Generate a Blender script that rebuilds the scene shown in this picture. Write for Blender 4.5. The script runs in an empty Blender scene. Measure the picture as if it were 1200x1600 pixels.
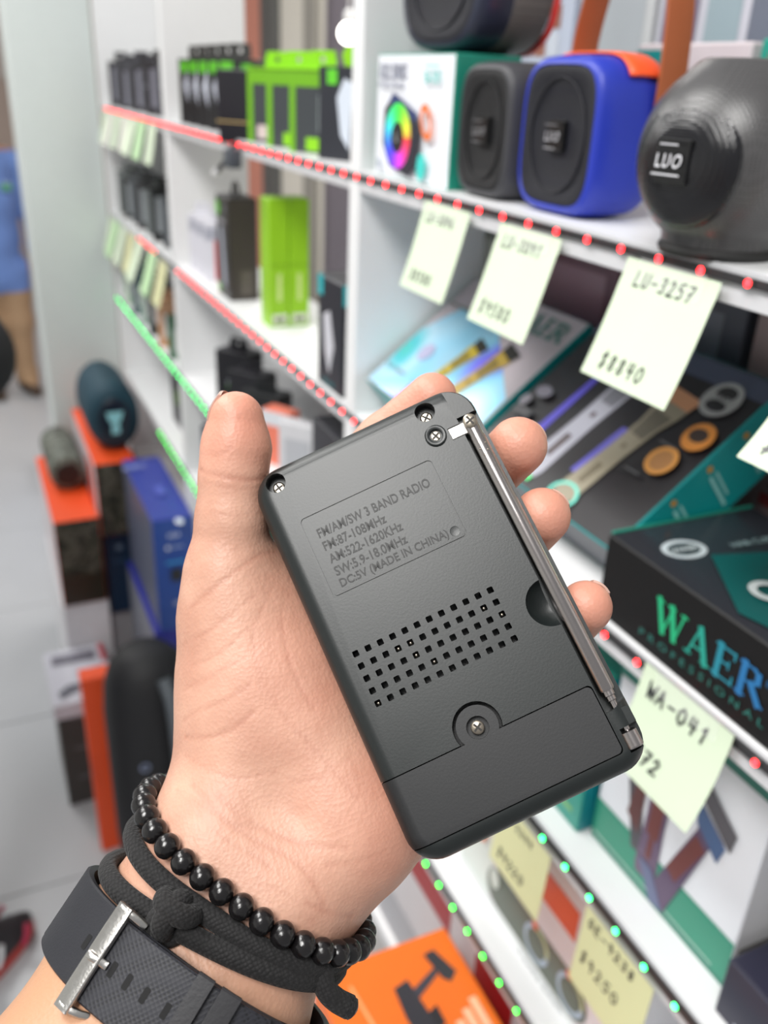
import bpy, bmesh, math, random
import numpy as np
from mathutils import Matrix, Vector, Quaternion
random.seed(7); np.random.seed(7)
scene = bpy.context.scene
COL = scene.collection

# ---------------------------------------------------------------- camera
cam_data = bpy.data.cameras.new('camera')
cam_data.sensor_fit = 'HORIZONTAL'; cam_data.sensor_width = 36.0; cam_data.lens = 42.0
cam_data.clip_start = .01; cam_data.clip_end = 60
cam_data.dof.use_dof = True; cam_data.dof.focus_distance = .254; cam_data.dof.aperture_fstop = 13.5
cam = bpy.data.objects.new('camera', cam_data); COL.objects.link(cam)
right = Vector((.91023, -.41212, .04059)); up = Vector((.14539, .40979, .90052)); back = Vector((-.38775, -.81377, .43292))
cm = Matrix((right, up, back)).transposed().to_4x4(); cm.translation = (0, 0, 1.6)
cam.matrix_world = cm
scene.camera = cam

# ---------------------------------------------------------------- world, shop lights, exposure
world = bpy.data.worlds.new('shop_ambient'); scene.world = world; world.use_nodes = True
bg = world.node_tree.nodes['Background']; bg.inputs[0].default_value = (.98, .985, 1, 1); bg.inputs[1].default_value = .36
def area(name, loc, sx, sy, power, target=None, color=(1, .985, .96)):
    l = bpy.data.lights.new(name, 'AREA'); l.shape = 'RECTANGLE'; l.size = sx; l.size_y = sy; l.energy = power; l.color = color
    o = bpy.data.objects.new(name, l); COL.objects.link(o); o.location = loc
    if target is not None:
        o.rotation_euler = (Vector(target) - Vector(loc)).to_track_quat('-Z', 'Y').to_euler()
    return o
area('ceiling_panel_light', (-.72, -.45, 2.85), .6, .9, 38, (-.60, -.3, 0))
area('ceiling_panel_light', (-.6, 1.1, 2.85), .6, 1.2, 30)
area('ceiling_panel_light', (-.6, 3.2, 2.85), .6, 1.2, 30)
area('ceiling_panel_light', (-.9, 5.4, 2.85), .6, 1.2, 28)
area('ceiling_panel_light', (1.25, 3.0, 2.85), .5, 1.2, 26)
vs = scene.view_settings
vs.view_transform = 'Standard'; vs.look = 'None'; vs.gamma = 1.0; vs.use_curve_mapping = False; vs.exposure = 0.08

# ---------------------------------------------------------------- helpers
PI = math.pi
def lin(c):
    return tuple(((v / 255.) / 12.92 if v / 255. <= .04045 else (((v / 255.) + .055) / 1.055) ** 2.4) for v in c)

MATS = {}
def M(name, rgb, rough=.5, metal=0., var=.06, scale=40., bump=0., bscale=400., spec=.5, emit=None, estr=0., coat=0., sss=0.):
    """procedural surface: base colour with a little noise variation, noise bump"""
    if name in MATS: return MATS[name]
    m = bpy.data.materials.new(name); m.use_nodes = True; nt = m.node_tree; b = nt.nodes['Principled BSDF']
    c = lin(rgb)
    tc = nt.nodes.new('ShaderNodeTexCoord'); nz = nt.nodes.new('ShaderNodeTexNoise'); nz.inputs['Scale'].default_value = scale; nz.inputs['Detail'].default_value = 3
    nt.links.new(tc.outputs['Object'], nz.inputs['Vector'])
    rp = nt.nodes.new('ShaderNodeValToRGB')
    rp.color_ramp.elements[0].color = tuple(v * (1 - var) for v in c) + (1,); rp.color_ramp.elements[1].color = tuple(min(1, v * (1 + var)) for v in c) + (1,)
    nt.links.new(nz.outputs['Fac'], rp.inputs['Fac']); nt.links.new(rp.outputs['Color'], b.inputs['Base Color'])
    b.inputs['Roughness'].default_value = rough; b.inputs['Metallic'].default_value = metal; b.inputs['Specular IOR Level'].default_value = spec
    b.inputs['Coat Weight'].default_value = coat
    if sss: b.inputs['Subsurface Weight'].default_value = sss; b.inputs['Subsurface Radius'].default_value = (.006, .0025, .0015); b.inputs['Subsurface Scale'].default_value = .6
    if bump:
        n2 = nt.nodes.new('ShaderNodeTexNoise'); n2.inputs['Scale'].default_value = bscale; n2.inputs['Detail'].default_value = 4
        nt.links.new(tc.outputs['Object'], n2.inputs['Vector'])
        bp = nt.nodes.new('ShaderNodeBump'); bp.inputs['Strength'].default_value = bump; bp.inputs['Distance'].default_value = .001
        nt.links.new(n2.outputs['Fac'], bp.inputs['Height']); nt.links.new(bp.outputs['Normal'], b.inputs['Normal'])
    if emit: b.inputs['Emission Color'].default_value = lin(emit) + (1,); b.inputs['Emission Strength'].default_value = estr
    MATS[name] = m
    return m

def MV(name='printed_ink', rough=.35, coat=.2):
    """flat print: the ink colours come from the polygons"""
    if name in MATS: return MATS[name]
    m = bpy.data.materials.new(name); m.use_nodes = True; nt = m.node_tree; b = nt.nodes['Principled BSDF']
    a = nt.nodes.new('ShaderNodeVertexColor'); a.layer_name = 'ink'
    nt.links.new(a.outputs['Color'], b.inputs['Base Color']); b.inputs['Roughness'].default_value = rough; b.inputs['Coat Weight'].default_value = coat
    MATS[name] = m
    return m

def camo(name, cols, scale=30., rough=.6):
    if name in MATS: return MATS[name]
    m = bpy.data.materials.new(name); m.use_nodes = True; nt = m.node_tree; b = nt.nodes['Principled BSDF']
    tc = nt.nodes.new('ShaderNodeTexCoord'); nz = nt.nodes.new('ShaderNodeTexNoise'); nz.inputs['Scale'].default_value = scale; nz.inputs['Detail'].default_value = 1.5; nz.inputs['Distortion'].default_value = .6
    rp = nt.nodes.new('ShaderNodeValToRGB'); rp.color_ramp.interpolation = 'CONSTANT'
    el = rp.color_ramp.elements
    for i, c in enumerate(cols):
        e = el[i] if i < 2 else el.new(.5)
        e.position = 0 if i == 0 else .32 + .36 * (i - 1) / max(1, len(cols) - 1); e.color = lin(c) + (1,)
    nt.links.new(tc.outputs['Object'], nz.inputs['Vector']); nt.links.new(nz.outputs['Fac'], rp.inputs['Fac']); nt.links.new(rp.outputs['Color'], b.inputs['Base Color'])
    b.inputs['Roughness'].default_value = rough
    MATS[name] = m
    return m

def mesh_mat(name, rgb, scale, rough=.45, depth=.8, metal=0.):
    """perforated / woven grille: fine cell pattern in the relief"""
    if name in MATS: return MATS[name]
    m = bpy.data.materials.new(name); m.use_nodes = True; nt = m.node_tree; b = nt.nodes['Principled BSDF']
    tc = nt.nodes.new('ShaderNodeTexCoord'); vo = nt.nodes.new('ShaderNodeTexVoronoi'); vo.inputs['Scale'].default_value = scale; vo.inputs['Randomness'].default_value = 0.
    nt.links.new(tc.outputs['Object'], vo.inputs['Vector'])
    rp = nt.nodes.new('ShaderNodeValToRGB'); c = lin(rgb)
    rp.color_ramp.elements[0].position = .2; rp.color_ramp.elements[0].color = tuple(v * .35 for v in c) + (1,); rp.color_ramp.elements[1].position = .45; rp.color_ramp.elements[1].color = c + (1,)
    nt.links.new(vo.outputs['Distance'], rp.inputs['Fac']); nt.links.new(rp.outputs['Color'], b.inputs['Base Color'])
    bp = nt.nodes.new('ShaderNodeBump'); bp.inputs['Strength'].default_value = depth; bp.inputs['Distance'].default_value = .0008
    nt.links.new(vo.outputs['Distance'], bp.inputs['Height']); nt.links.new(bp.outputs['Normal'], b.inputs['Normal'])
    b.inputs['Roughness'].default_value = rough; b.inputs['Metallic'].default_value = metal
    MATS[name] = m
    return m

def link(name, me, parent=None):
    o = bpy.data.objects.new(name, me); COL.objects.link(o)
    if parent is not None: o.parent = parent
    return o

def thing(name, label, cat, loc=(0, 0, 0), rot=(0, 0, 0), group=None):
    o = bpy.data.objects.new(name, None); COL.objects.link(o); o.empty_display_size = .02
    o.location = loc; o.rotation_euler = rot; o['label'] = label; o['category'] = cat
    if group: o['group'] = group
    return o

def tag(o, label, cat, group=None):
    o['label'] = label; o['category'] = cat
    if group: o['group'] = group
    return o

def struct(o): o['kind'] = 'structure'; return o

def shade_auto(me, ang=38.):
    bm = bmesh.new(); bm.from_mesh(me); lim = math.radians(ang)
    for f in bm.faces: f.smooth = True
    for e in bm.edges:
        e.smooth = not (len(e.link_faces) == 2 and e.calc_face_angle(0) > lim)
    bm.to_mesh(me); bm.free()
    return me

def bm_obj(name, bm, mats, parent=None, smooth=None, loc=None):
    me = bpy.data.meshes.new(name)
    bmesh.ops.recalc_face_normals(bm, faces=bm.faces)
    bm.to_mesh(me); bm.free()
    for m in (mats if isinstance(mats, (list, tuple)) else [mats]): me.materials.append(m)
    if smooth: shade_auto(me, smooth)
    o = link(name, me, parent)
    if loc is not None: o.location = loc
    return o

def py_obj(name, verts, faces, mats, parent=None, smooth=None, loc=None):
    me = bpy.data.meshes.new(name); me.from_pydata([tuple(map(float, v)) for v in verts], [], faces); me.update()
    for m in (mats if isinstance(mats, (list, tuple)) else [mats]): me.materials.append(m)
    if smooth: shade_auto(me, smooth)
    o = link(name, me, parent)
    if loc is not None: o.location = loc
    return o

def add_box(bm, x0, x1, y0, y1, z0, z1, mat=0):
    v = [bm.verts.new(p) for p in ((x0, y0, z0), (x1, y0, z0), (x1, y1, z0), (x0, y1, z0), (x0, y0, z1), (x1, y0, z1), (x1, y1, z1), (x0, y1, z1))]
    fs = [bm.faces.new([v[i] for i in q]) for q in ((3, 2, 1, 0), (4, 5, 6, 7), (0, 1, 5, 4), (1, 2, 6, 5), (2, 3, 7, 6), (3, 0, 4, 7))]
    for f in fs: f.material_index = mat
    return v, fs     # faces: bottom, top, -y, +x, +y, -x

def box(name, x0, x1, y0, y1, z0, z1, mat, parent=None, bev=.001, seg=1, loc=None, facemats=None, smooth=30):
    bm = bmesh.new(); v, fs = add_box(bm, x0, x1, y0, y1, z0, z1)
    mats = [mat]
    if facemats:
        for i, k in enumerate(('-z', '+z', '-y', '+x', '+y', '-x')):
            if k in facemats:
                if facemats[k] not in mats: mats.append(facemats[k])
                fs[i].material_index = mats.index(facemats[k])
    if bev: bmesh.ops.bevel(bm, geom=bm.edges[:], offset=bev, segments=seg, affect='EDGES', profile=.5)
    return bm_obj(name, bm, mats, parent, smooth if bev else None, loc)

def rrect(x0, x1, y0, y1, r, n=6):
    pts = []
    for cx, cy, a0 in ((x1 - r, y1 - r, 0), (x0 + r, y1 - r, 90), (x0 + r, y0 + r, 180), (x1 - r, y0 + r, 270)):
        for i in range(n + 1):
            a = math.radians(a0 + 90 * i / n); pts.append((cx + r * math.cos(a), cy + r * math.sin(a)))
    return pts

def prism_bm(pts, z0, z1, bm=None, mat=0):
    bm = bm or bmesh.new()
    a = [bm.verts.new((x, y, z0)) for x, y in pts]; b = [bm.verts.new((x, y, z1)) for x, y in pts]; n = len(pts)
    fs = [bm.faces.new(a[::-1]), bm.faces.new(b)]
    for i in range(n): fs.append(bm.faces.new((a[i], a[(i + 1) % n], b[(i + 1) % n], b[i])))
    for f in fs: f.material_index = mat
    return bm

def rings_bm(rings, cap0=True, cap1=True, closed=True, bm=None):
    """skin a list of equally long rings of points"""
    bm = bm or bmesh.new(); R = [[bm.verts.new(p) for p in r] for r in rings]; n = len(R[0])
    for A, Bq in zip(R[:-1], R[1:]):
        for i in range(n if closed else n - 1): bm.faces.new((A[i], A[(i + 1) % n], Bq[(i + 1) % n], Bq[i]))
    if cap0: bm.faces.new(R[0][::-1])
    if cap1: bm.faces.new(R[-1])
    return bm

def lathe_bm(prof, n=32, axis='z', bm=None):
    """prof: list of (radius, height)"""
    rings = []
    for r, h in prof:
        ring = []
        for i in range(n):
            a = 2 * PI * i / n; x, y = max(r, 1e-5) * math.cos(a), max(r, 1e-5) * math.sin(a)
            ring.append({'z': (x, y, h), 'x': (h, x, y), 'y': (x, h, y)}[axis])
        rings.append(ring)
    return rings_bm(rings, bm=bm)

def tube_bm(path, rad, n=10, closed=False, bm=None, flat=None):
    """tube along a path; rad number or list; flat=(normals, ratio) squeezes along the given normals"""
    P = np.asarray(path, float); m = len(P); rad = np.broadcast_to(np.asarray(rad, float), (m,))
    if closed: T = np.roll(P, -1, 0) - np.roll(P, 1, 0)
    else:
        T = np.gradient(P, axis=0)
    T /= np.linalg.norm(T, axis=1)[:, None] + 1e-12
    if flat is None:
        up0 = np.array((0, 0, 1.)) if abs(T[0][2]) < .9 else np.array((1., 0, 0)); N = [np.cross(T[0], up0)]
        N[0] /= np.linalg.norm(N[0])
        for i in range(1, m):
            v = N[-1] - T[i] * (N[-1] @ T[i]); N.append(v / np.linalg.norm(v))
        N = np.array(N); ratio = 1.
    else:
        N = np.asarray(flat[0], float); N = N - T * (N * T).sum(1)[:, None]; N /= np.linalg.norm(N, axis=1)[:, None]; ratio = flat[1]
    Bn = np.cross(T, N); rings = []
    for i in range(m):
        rings.append([tuple(P[i] + rad[i] * (math.cos(2 * PI * k / n) * N[i] * ratio + math.sin(2 * PI * k / n) * Bn[i])) for k in range(n)])
    if closed: rings.append(rings[0]); return _closed_rings(rings[:-1], bm)
    return rings_bm(rings, bm=bm)

def _closed_rings(rings, bm=None):
    bm = bm or bmesh.new(); R = [[bm.verts.new(p) for p in r] for r in rings]; n = len(R[0]); m = len(R)
    for j in range(m):
        A, Bq = R[j], R[(j + 1) % m]
        for i in range(n): bm.faces.new((A[i], A[(i + 1) % n], Bq[(i + 1) % n], Bq[i]))
    return bm

def spline(pts, n=24):
    """Catmull-Rom through the points"""
    P = [np.asarray(p, float) for p in pts]; P = [2 * P[0] - P[1]] + P + [2 * P[-1] - P[-2]]; out = []
    for i in range(1, len(P) - 2):
        for t in np.linspace(0, 1, n, endpoint=False):
            a, b, c, d = P[i - 1:i + 3]
            out.append(.5 * ((2 * b) + (-a + c) * t + (2 * a - 5 * b + 4 * c - d) * t * t + (-a + 3 * b - 3 * c + d) * t ** 3))
    out.append(P[-2]); return np.array(out)

def boolean(o, cutter_bm, op='DIFFERENCE'):
    bmesh.ops.recalc_face_normals(cutter_bm, faces=cutter_bm.faces)
    cme = bpy.data.meshes.new('cut'); cutter_bm.to_mesh(cme); cutter_bm.free()
    c = bpy.data.objects.new('cut', cme); COL.objects.link(c)
    par = o.parent; o.parent = None; mw = o.matrix_world.copy(); o.matrix_world = Matrix()
    md = o.modifiers.new('b', 'BOOLEAN'); md.operation = op; md.solver = 'EXACT'; md.object = c
    bpy.context.view_layer.update()
    ev = o.evaluated_get(bpy.context.evaluated_depsgraph_get()); me = bpy.data.meshes.new_from_object(ev)
    o.modifiers.clear(); old = o.data; me.name = old.name; o.data = me; bpy.data.meshes.remove(old)
    bpy.data.objects.remove(c); bpy.data.meshes.remove(cme)
    o.parent = par
    return o

# text outlines -> polygons
TXT = {}
def text_polys(s, bold=0., shear=0.):
    """triangles of a line of text at size 1; returns polygons and its width/height box"""
    k = (s, bold, shear)
    if k in TXT: return TXT[k]
    cu = bpy.data.curves.new('t', 'FONT'); cu.body = s; cu.size = 1.; cu.offset = bold; cu.shear = shear; cu.resolution_u = 3
    o = bpy.data.objects.new('t', cu); COL.objects.link(o); bpy.context.view_layer.update()
    me = bpy.data.meshes.new_from_object(o.evaluated_get(bpy.context.evaluated_depsgraph_get()))
    P = [[(me.vertices[i].co.x, me.vertices[i].co.y) for i in p.vertices] for p in me.polygons]
    xs = [q[0] for p in P for q in p]; ys = [q[1] for p in P for q in p]
    bpy.data.objects.remove(o); bpy.data.meshes.remove(me)
    TXT[k] = (P, min(xs), max(xs), min(ys), max(ys)); return TXT[k]

def ptext(rgb, s, a, b, w=None, h=None, bold=0., shear=0., rot=0.):
    """text whose lower left corner is at (a, b), scaled to width w or height h"""
    P, x0, x1, y0, y1 = text_polys(s, bold, shear)
    sx = (w / (x1 - x0)) if w else h / (y1 - y0); sy = (h / (y1 - y0)) if h else sx
    ca, sa = math.cos(rot), math.sin(rot); out = []
    for p in P:
        q = [((x - x0) * sx, (y - y0) * sy) for x, y in p]
        out.append((rgb, [(a + ca * x - sa * y, b + sa * x + ca * y) for x, y in q]))
    return out
def prect(rgb, a0, b0, a1, b1): return [(rgb, [(a0, b0), (a1, b0), (a1, b1), (a0, b1)])]
def ppoly(rgb, pts): return [(rgb, pts)]
def pdisc(rgb, a, b, r, rb=None, n=24, rot=0.):
    rb = rb or r; ca, sa = math.cos(rot), math.sin(rot)
    return [(rgb, [(a + ca * r * math.cos(t) - sa * rb * math.sin(t), b + sa * r * math.cos(t) + ca * rb * math.sin(t)) for t in [2 * PI * i / n for i in range(n)]])]
def pring(rgbs, a, b, r0, r1, k=1., n=36, rot=0.):
    out = []
    for i in range(n):
        t0, t1 = 2 * PI * i / n, 2 * PI * (i + 1) / n; c = rgbs(i / n) if callable(rgbs) else rgbs
        q = [(r0, t0), (r1, t0), (r1, t1), (r0, t1)]
        pts = [(r * math.cos(t) , k * r * math.sin(t)) for r, t in q]
        ca, sa = math.cos(rot), math.sin(rot)
        out.append((c, [(a + ca * x - sa * y, b + sa * x + ca * y) for x, y in pts]))
    return out
def pline(rgb, pts, w):
    out = []
    for (x0, y0), (x1, y1) in zip(pts[:-1], pts[1:]):
        dx, dy = x1 - x0, y1 - y0; l = math.hypot(dx, dy) or 1e-9; nx, ny = -dy / l * w / 2, dx / l * w / 2; ex, ey = dx / l * w * .35, dy / l * w * .35
        out.append((rgb, [(x0 - ex + nx, y0 - ey + ny), (x0 - ex - nx, y0 - ey - ny), (x1 + ex - nx, y1 + ey - ny), (x1 + ex + nx, y1 + ey + ny)]))
    return out
# pen strokes for the handwritten price notes, on a unit box
PEN = {'L': [[(.1, 1), (.1, 0), (.8, .05)]], 'U': [[(0, 1), (.05, .2), (.35, 0), (.65, .2), (.7, 1)]], '-': [[(.1, .45), (.7, .5)]], ' ': [],
 '0': [[(.35, 1), (.05, .7), (.1, .2), (.4, 0), (.7, .3), (.65, .8), (.35, 1)]], '1': [[(.2, .75), (.45, 1), (.4, 0)]],
 '2': [[(.05, .75), (.3, 1), (.6, .8), (.45, .45), (.05, 0), (.75, .05)]], '3': [[(.05, .9), (.5, 1), (.6, .75), (.3, .55), (.65, .35), (.5, .05), (.05, .1)]],
 '4': [[(.15, 1), (.1, .45), (.7, .5)], [(.55, 1), (.5, 0)]], '5': [[(.7, 1), (.15, .95), (.1, .6), (.55, .6), (.65, .25), (.35, 0), (.05, .1)]],
 '6': [[(.55, 1), (.15, .55), (.15, .15), (.45, 0), (.65, .25), (.4, .5), (.15, .35)]], '7': [[(.05, .95), (.7, 1), (.3, 0)], [(.2, .5), (.6, .52)]],
 '8': [[(.4, .55), (.1, .75), (.35, 1), (.6, .8), (.4, .55), (.1, .25), (.35, 0), (.65, .25), (.4, .55)]], '9': [[(.6, .7), (.3, 1), (.1, .75), (.3, .5), (.6, .7), (.5, 0)]],
 '$': [[(.65, .8), (.35, .95), (.1, .75), (.55, .4), (.5, .1), (.1, .15)], [(.4, 1.12), (.3, -.12)]],
 'W': [[(0, 1), (.2, 0), (.4, .7), (.65, 0), (.85, 1)]], 'A': [[(0, 0), (.35, 1), (.7, 0)], [(.15, .4), (.55, .4)]],
 'G': [[(.7, .85), (.35, 1), (.05, .55), (.3, 0), (.65, .15), (.65, .45), (.4, .45)]], 'E': [[(.65, 1), (.1, 1), (.1, 0), (.7, 0)], [(.1, .5), (.5, .5)]]}
def pen(rgb, s, a, b, h, w, adv=1.16, slant=.12):
    out = []; x = a
    for ch in s:
        for st in PEN[ch]: out += pline(rgb, [(x + (px + slant * py) * h * .75, b + py * h) for px, py in st], w)
        x += h * .75 * adv
    return out
# heavy roman capitals built from strokes with serifs (unit height)
def serif_word(rgb, s, a, b, h, rot=0., gap=.12, rgb2=None):
    G = {'W': (1.25, [((.06, 1), (.40, 0), .20), ((.40, 0), (.66, .9), .08), ((.62, 1), (.90, 0), .20), ((.90, 0), (1.16, 1), .08), ((-.03, .97), (.27, .97), .06), ((.46, .97), (.78, .97), .06), ((1.02, .97), (1.28, .97), .06)]),
         'A': (1., [((.12, 0), (.46, 1), .08), ((.46, 1), (.84, 0), .21), ((.26, .34), (.66, .34), .07), ((-.02, .03), (.27, .03), .06), ((.66, .03), (1.02, .03), .06)]),
         'E': (.78, [((.16, 0), (.16, 1), .21), ((.0, .97), (.72, .97), .07), ((.0, .03), (.76, .03), .07), ((.2, .52), (.55, .52), .07), ((.70, .78), (.70, 1), .07), ((.74, 0), (.74, .25), .07), ((.54, .4), (.54, .64), .06)]),
         'R': (.95, [((.16, 0), (.16, 1), .21), ((.0, .97), (.5, .97), .07), ((.0, .03), (.34, .03), .06), ((.5, .97), (.66, .88), .12), ((.66, .88), (.68, .64), .2), ((.68, .64), (.52, .5), .12), ((.2, .5), (.56, .5), .07), ((.46, .5), (.84, .03), .21), ((.74, .03), (1., .03), .06)])}
    out = []; x = 0; n = len(s); ca, sa = math.cos(rot), math.sin(rot)
    for i, ch in enumerate(s):
        wd, st = G[ch]; c = rgb if rgb2 is None else tuple(rgb[k] + (rgb2[k] - rgb[k]) * i / max(1, n - 1) for k in range(3))
        for p, q, w in st:
            for _, pts in pline(c, [((x + p[0]) * h, p[1] * h), ((x + q[0]) * h, q[1] * h)], w * h):
                out.append((c, [(a + ca * u - sa * v, b + sa * u + ca * v) for u, v in pts]))
        x += wd + gap
    return out

def art(parent, face, dims, layers, name='printed_picture', mat=None, off=.0004, label=None, step=.00006):
    """flat print on a face of a box. dims = (x0,x1,y0,y1,z0,z1) in the parent's frame. a runs to the viewer's right, b up, from the face centre"""
    if 1 < len(layers) <= 3:      # a few separate marks: a part each
        for i, l in enumerate(layers): r_ = art(parent, face, dims, [l], name, mat, off + .0001 * i, label, step)
        return r_
    x0, x1, y0, y1, z0, z1 = dims; cx, cy, cz = (x0 + x1) / 2, (y0 + y1) / 2, (z0 + z1) / 2
    V, F, C = [], [], []
    for i, (rgb, pts) in enumerate(layers):
        o = off + step * i * (1 if len(layers) < 60 else 60. / len(layers)); k = len(V)
        for a, b in pts:
            if face == '-x': V.append((x0 - o, cy - a, cz + b))
            elif face == '-y': V.append((cx + a, y0 - o, cz + b))
            elif face == '+z': V.append((cx + b, cy - a, z1 + o))          # a towards -y, b towards +x
            elif face == '+zx': V.append((cx + a, cy + b, z1 + o))          # a towards +x, b towards +y
            elif face == '+x': V.append((x1 + o, cy + a, cz + b))
        F.append(list(range(k, k + len(pts)))); C.append(lin(rgb) + (1,))
    me = bpy.data.meshes.new(name); me.from_pydata(V, [], F); me.update()
    at = me.color_attributes.new('ink', 'FLOAT_COLOR', 'CORNER'); j = 0
    for p, c in zip(F, C):
        for _ in p: at.data[j].color = c; j += 1
    me.materials.append(mat or MV())
    o = link(name, me, parent)
    if label: o['label'] = label
    return o

def carton(name, label, cat, x0, x1, y0, y1, z0, z1, mat, facemats=None, group=None, rot=(0, 0, 0), bev=.0012, flap=True, pivot=None, edge=None):
    """a printed cardboard box, its base corner pivot in the world; parts: box_body, lid_flap"""
    if pivot is None: pivot = ((x0 + x1) / 2, (y0 + y1) / 2, z0)
    root = thing(name, label, cat, pivot, rot, group)
    d = (x0 - pivot[0], x1 - pivot[0], y0 - pivot[1], y1 - pivot[1], z0 - pivot[2], z1 - pivot[2])
    box('box_body', *d, mat, root, bev=bev, facemats=facemats)
    if flap:
        fm = (facemats or {}).get('+z', mat)
        box('lid_flap', d[0] + .002, d[1] - .002, d[2] + .002, d[3] - .002, d[5] - .0004, d[5] + .0006, fm, root, bev=.0003)
    return root, d

def surface_nets(v, origin, h):
    s = v < 0; nx, ny, nz = v.shape
    c = [(i, j, k) for i in (0, 1) for j in (0, 1) for k in (0, 1)]
    sl = lambda a, o: a[o[0]:nx - 1 + o[0], o[1]:ny - 1 + o[1], o[2]:nz - 1 + o[2]]
    cnt = sum(sl(s, o).astype(np.int8) for o in c); mask = (cnt > 0) & (cnt < 8)
    ii = np.argwhere(mask); n = len(ii); idx = -np.ones(mask.shape, np.int64); idx[mask] = np.arange(n)
    pos = np.zeros((n, 3)); num = np.zeros(n)
    vals = {o: v[ii[:, 0] + o[0], ii[:, 1] + o[1], ii[:, 2] + o[2]] for o in c}
    for a in c:
        for b in c:
            if a < b and sum(abs(p - q) for p, q in zip(a, b)) == 1:
                va, vb = vals[a], vals[b]; m = (va < 0) != (vb < 0)
                t = np.where(m, va / np.where(m, va - vb, 1), 0)
                pt = np.array(a) + t[:, None] * (np.array(b) - np.array(a)); pos[m] += pt[m]; num[m] += 1
    P = origin + h * (ii + pos / num[:, None])
    faces = []
    for ax in range(3):
        o = [0, 0, 0]; o[ax] = 1
        d = s[:nx - o[0], :ny - o[1], :nz - o[2]] != s[o[0]:, o[1]:, o[2]:]
        e = np.argwhere(d); b1, b2 = [k for k in range(3) if k != ax]
        ok = (e[:, b1] > 0) & (e[:, b2] > 0) & (e[:, b1] < v.shape[b1] - 1) & (e[:, b2] < v.shape[b2] - 1); e = e[ok]
        def cell(d1, d2):
            q = e.copy(); q[:, b1] += d1; q[:, b2] += d2; return idx[q[:, 0], q[:, 1], q[:, 2]]
        quad = np.stack([cell(-1, -1), cell(0, -1), cell(0, 0), cell(-1, 0)], 1)
        inside = s[e[:, 0], e[:, 1], e[:, 2]]
        if ax == 1: inside = ~inside
        quad[~inside] = quad[~inside][:, ::-1]
        faces.append(quad[(quad >= 0).all(1)])
    return P, np.vstack(faces)

def field_mesh(fn, lo, hi, h, chunk=400000):
    lo, hi = np.asarray(lo, float), np.asarray(hi, float); n = np.ceil((hi - lo) / h).astype(int) + 1
    g = np.stack(np.meshgrid(*[lo[k] + h * np.arange(n[k]) for k in range(3)], indexing='ij'), -1).reshape(-1, 3).astype(np.float32)
    v = np.concatenate([fn(g[i:i + chunk]) for i in range(0, len(g), chunk)]).reshape(n)
    return surface_nets(v, lo, h)

def np_mesh(name, P, F):
    me = bpy.data.meshes.new(name); me.vertices.add(len(P)); me.vertices.foreach_set('co', np.asarray(P, np.float32).ravel())
    me.loops.add(F.size); me.loops.foreach_set('vertex_index', F.ravel().astype(np.int32))
    me.polygons.add(len(F)); me.polygons.foreach_set('loop_start', np.arange(0, F.size, 4, dtype=np.int32))
    try: me.polygons.foreach_set('loop_total', np.full(len(F), 4, np.int32))
    except Exception: pass
    me.update(calc_edges=True); me.validate()
    me.polygons.foreach_set('use_smooth', np.ones(len(me.polygons), bool))
    return me
# ---------------------------------------------------------------- hand field (radio frame, millimetres)
THUMB = [(-25.7, 89.6, -5.0, 8.6), (-29.6, 82.1, -8.0, 10.2), (-34.6, 74.1, -10.0, 9.9), (-40.3, 63.5, -13.0, 10.6), (-48.3, 50.1, -17.0, 12.6), (-53.6, 37.7, -22.0, 15.2)]
PALM = [[(-53.6, 37.7, -22.0, 15), (-59.4, 18.6, -27.0, 18.5), (-65.1, 1.6, -30.0, 20), (-72.4, -12.3, -33.0, 18)],
        [(-78.7, -27.0, -32.0, 15), (-32.0, 31.8, -39.0, 13)], [(-77.0, -32.3, -33.0, 15), (-23.6, 11.6, -40.0, 12.5)],
        [(-74.8, -37.5, -33.0, 15), (-19.8, -11.7, -39.5, 12)], [(-72.1, -42.4, -32.0, 15), (-18.4, -32.9, -37.0, 11)],
        [(-69.4, -47.3, -32.0, 14), (-50.0, -39.1, -33.0, 17), (-29.1, -34.0, -35.0, 14)],
        [(-41.5, 46.0, -26.0, 10.5), (-44.5, 33.1, -26.0, 12.5), (-45.2, 13.8, -26.0, 13.5), (-45.2, -5.4, -27.0, 13.5), (-45.0, -23.3, -28.0, 13), (-44.6, -37.0, -29.0, 13)]]
FING = [[(-32.0, 31.8, -40.0, 12), (-9.4, 66.1, -44.0, 10), (14.5, 73.4, -38.0, 8.8), (35.0, 77.2, -30.0, 8.3)],
        [(-23.6, 11.6, -41.0, 12), (6.1, 36.2, -44.0, 10.3), (33.8, 43.8, -38.0, 9.2), (50.2, 45.9, -15.0, 9.1)],
        [(-19.8, -11.7, -40.0, 11.5), (7.6, 8.5, -44.0, 9.8), (32.7, 18.8, -38.0, 8.8), (46.6, 22.6, -14.0, 8.7)],
        [(-18.4, -32.9, -37.0, 10.5), (8.9, -22.8, -41.0, 8.6), (31.0, -14.2, -36.0, 7.8), (45.6, -7.6, -14.0, 7.9)]]
ARM = [[(-86.2, -24.6, -24.5, 17.5), (-117.6, -48.2, -21.3, 22.5), (-147.0, -75.0, -0.1, 28), (-190., -107., 28., 35), (-250., -150., 66., 39)],
       [(-73.5, -45.5, -26.0, 16.5), (-103.7, -66.9, -21.5, 23), (-132.1, -94.6, 0.4, 30), (-172., -129., 28., 35), (-232., -172., 66., 38)]]

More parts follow.
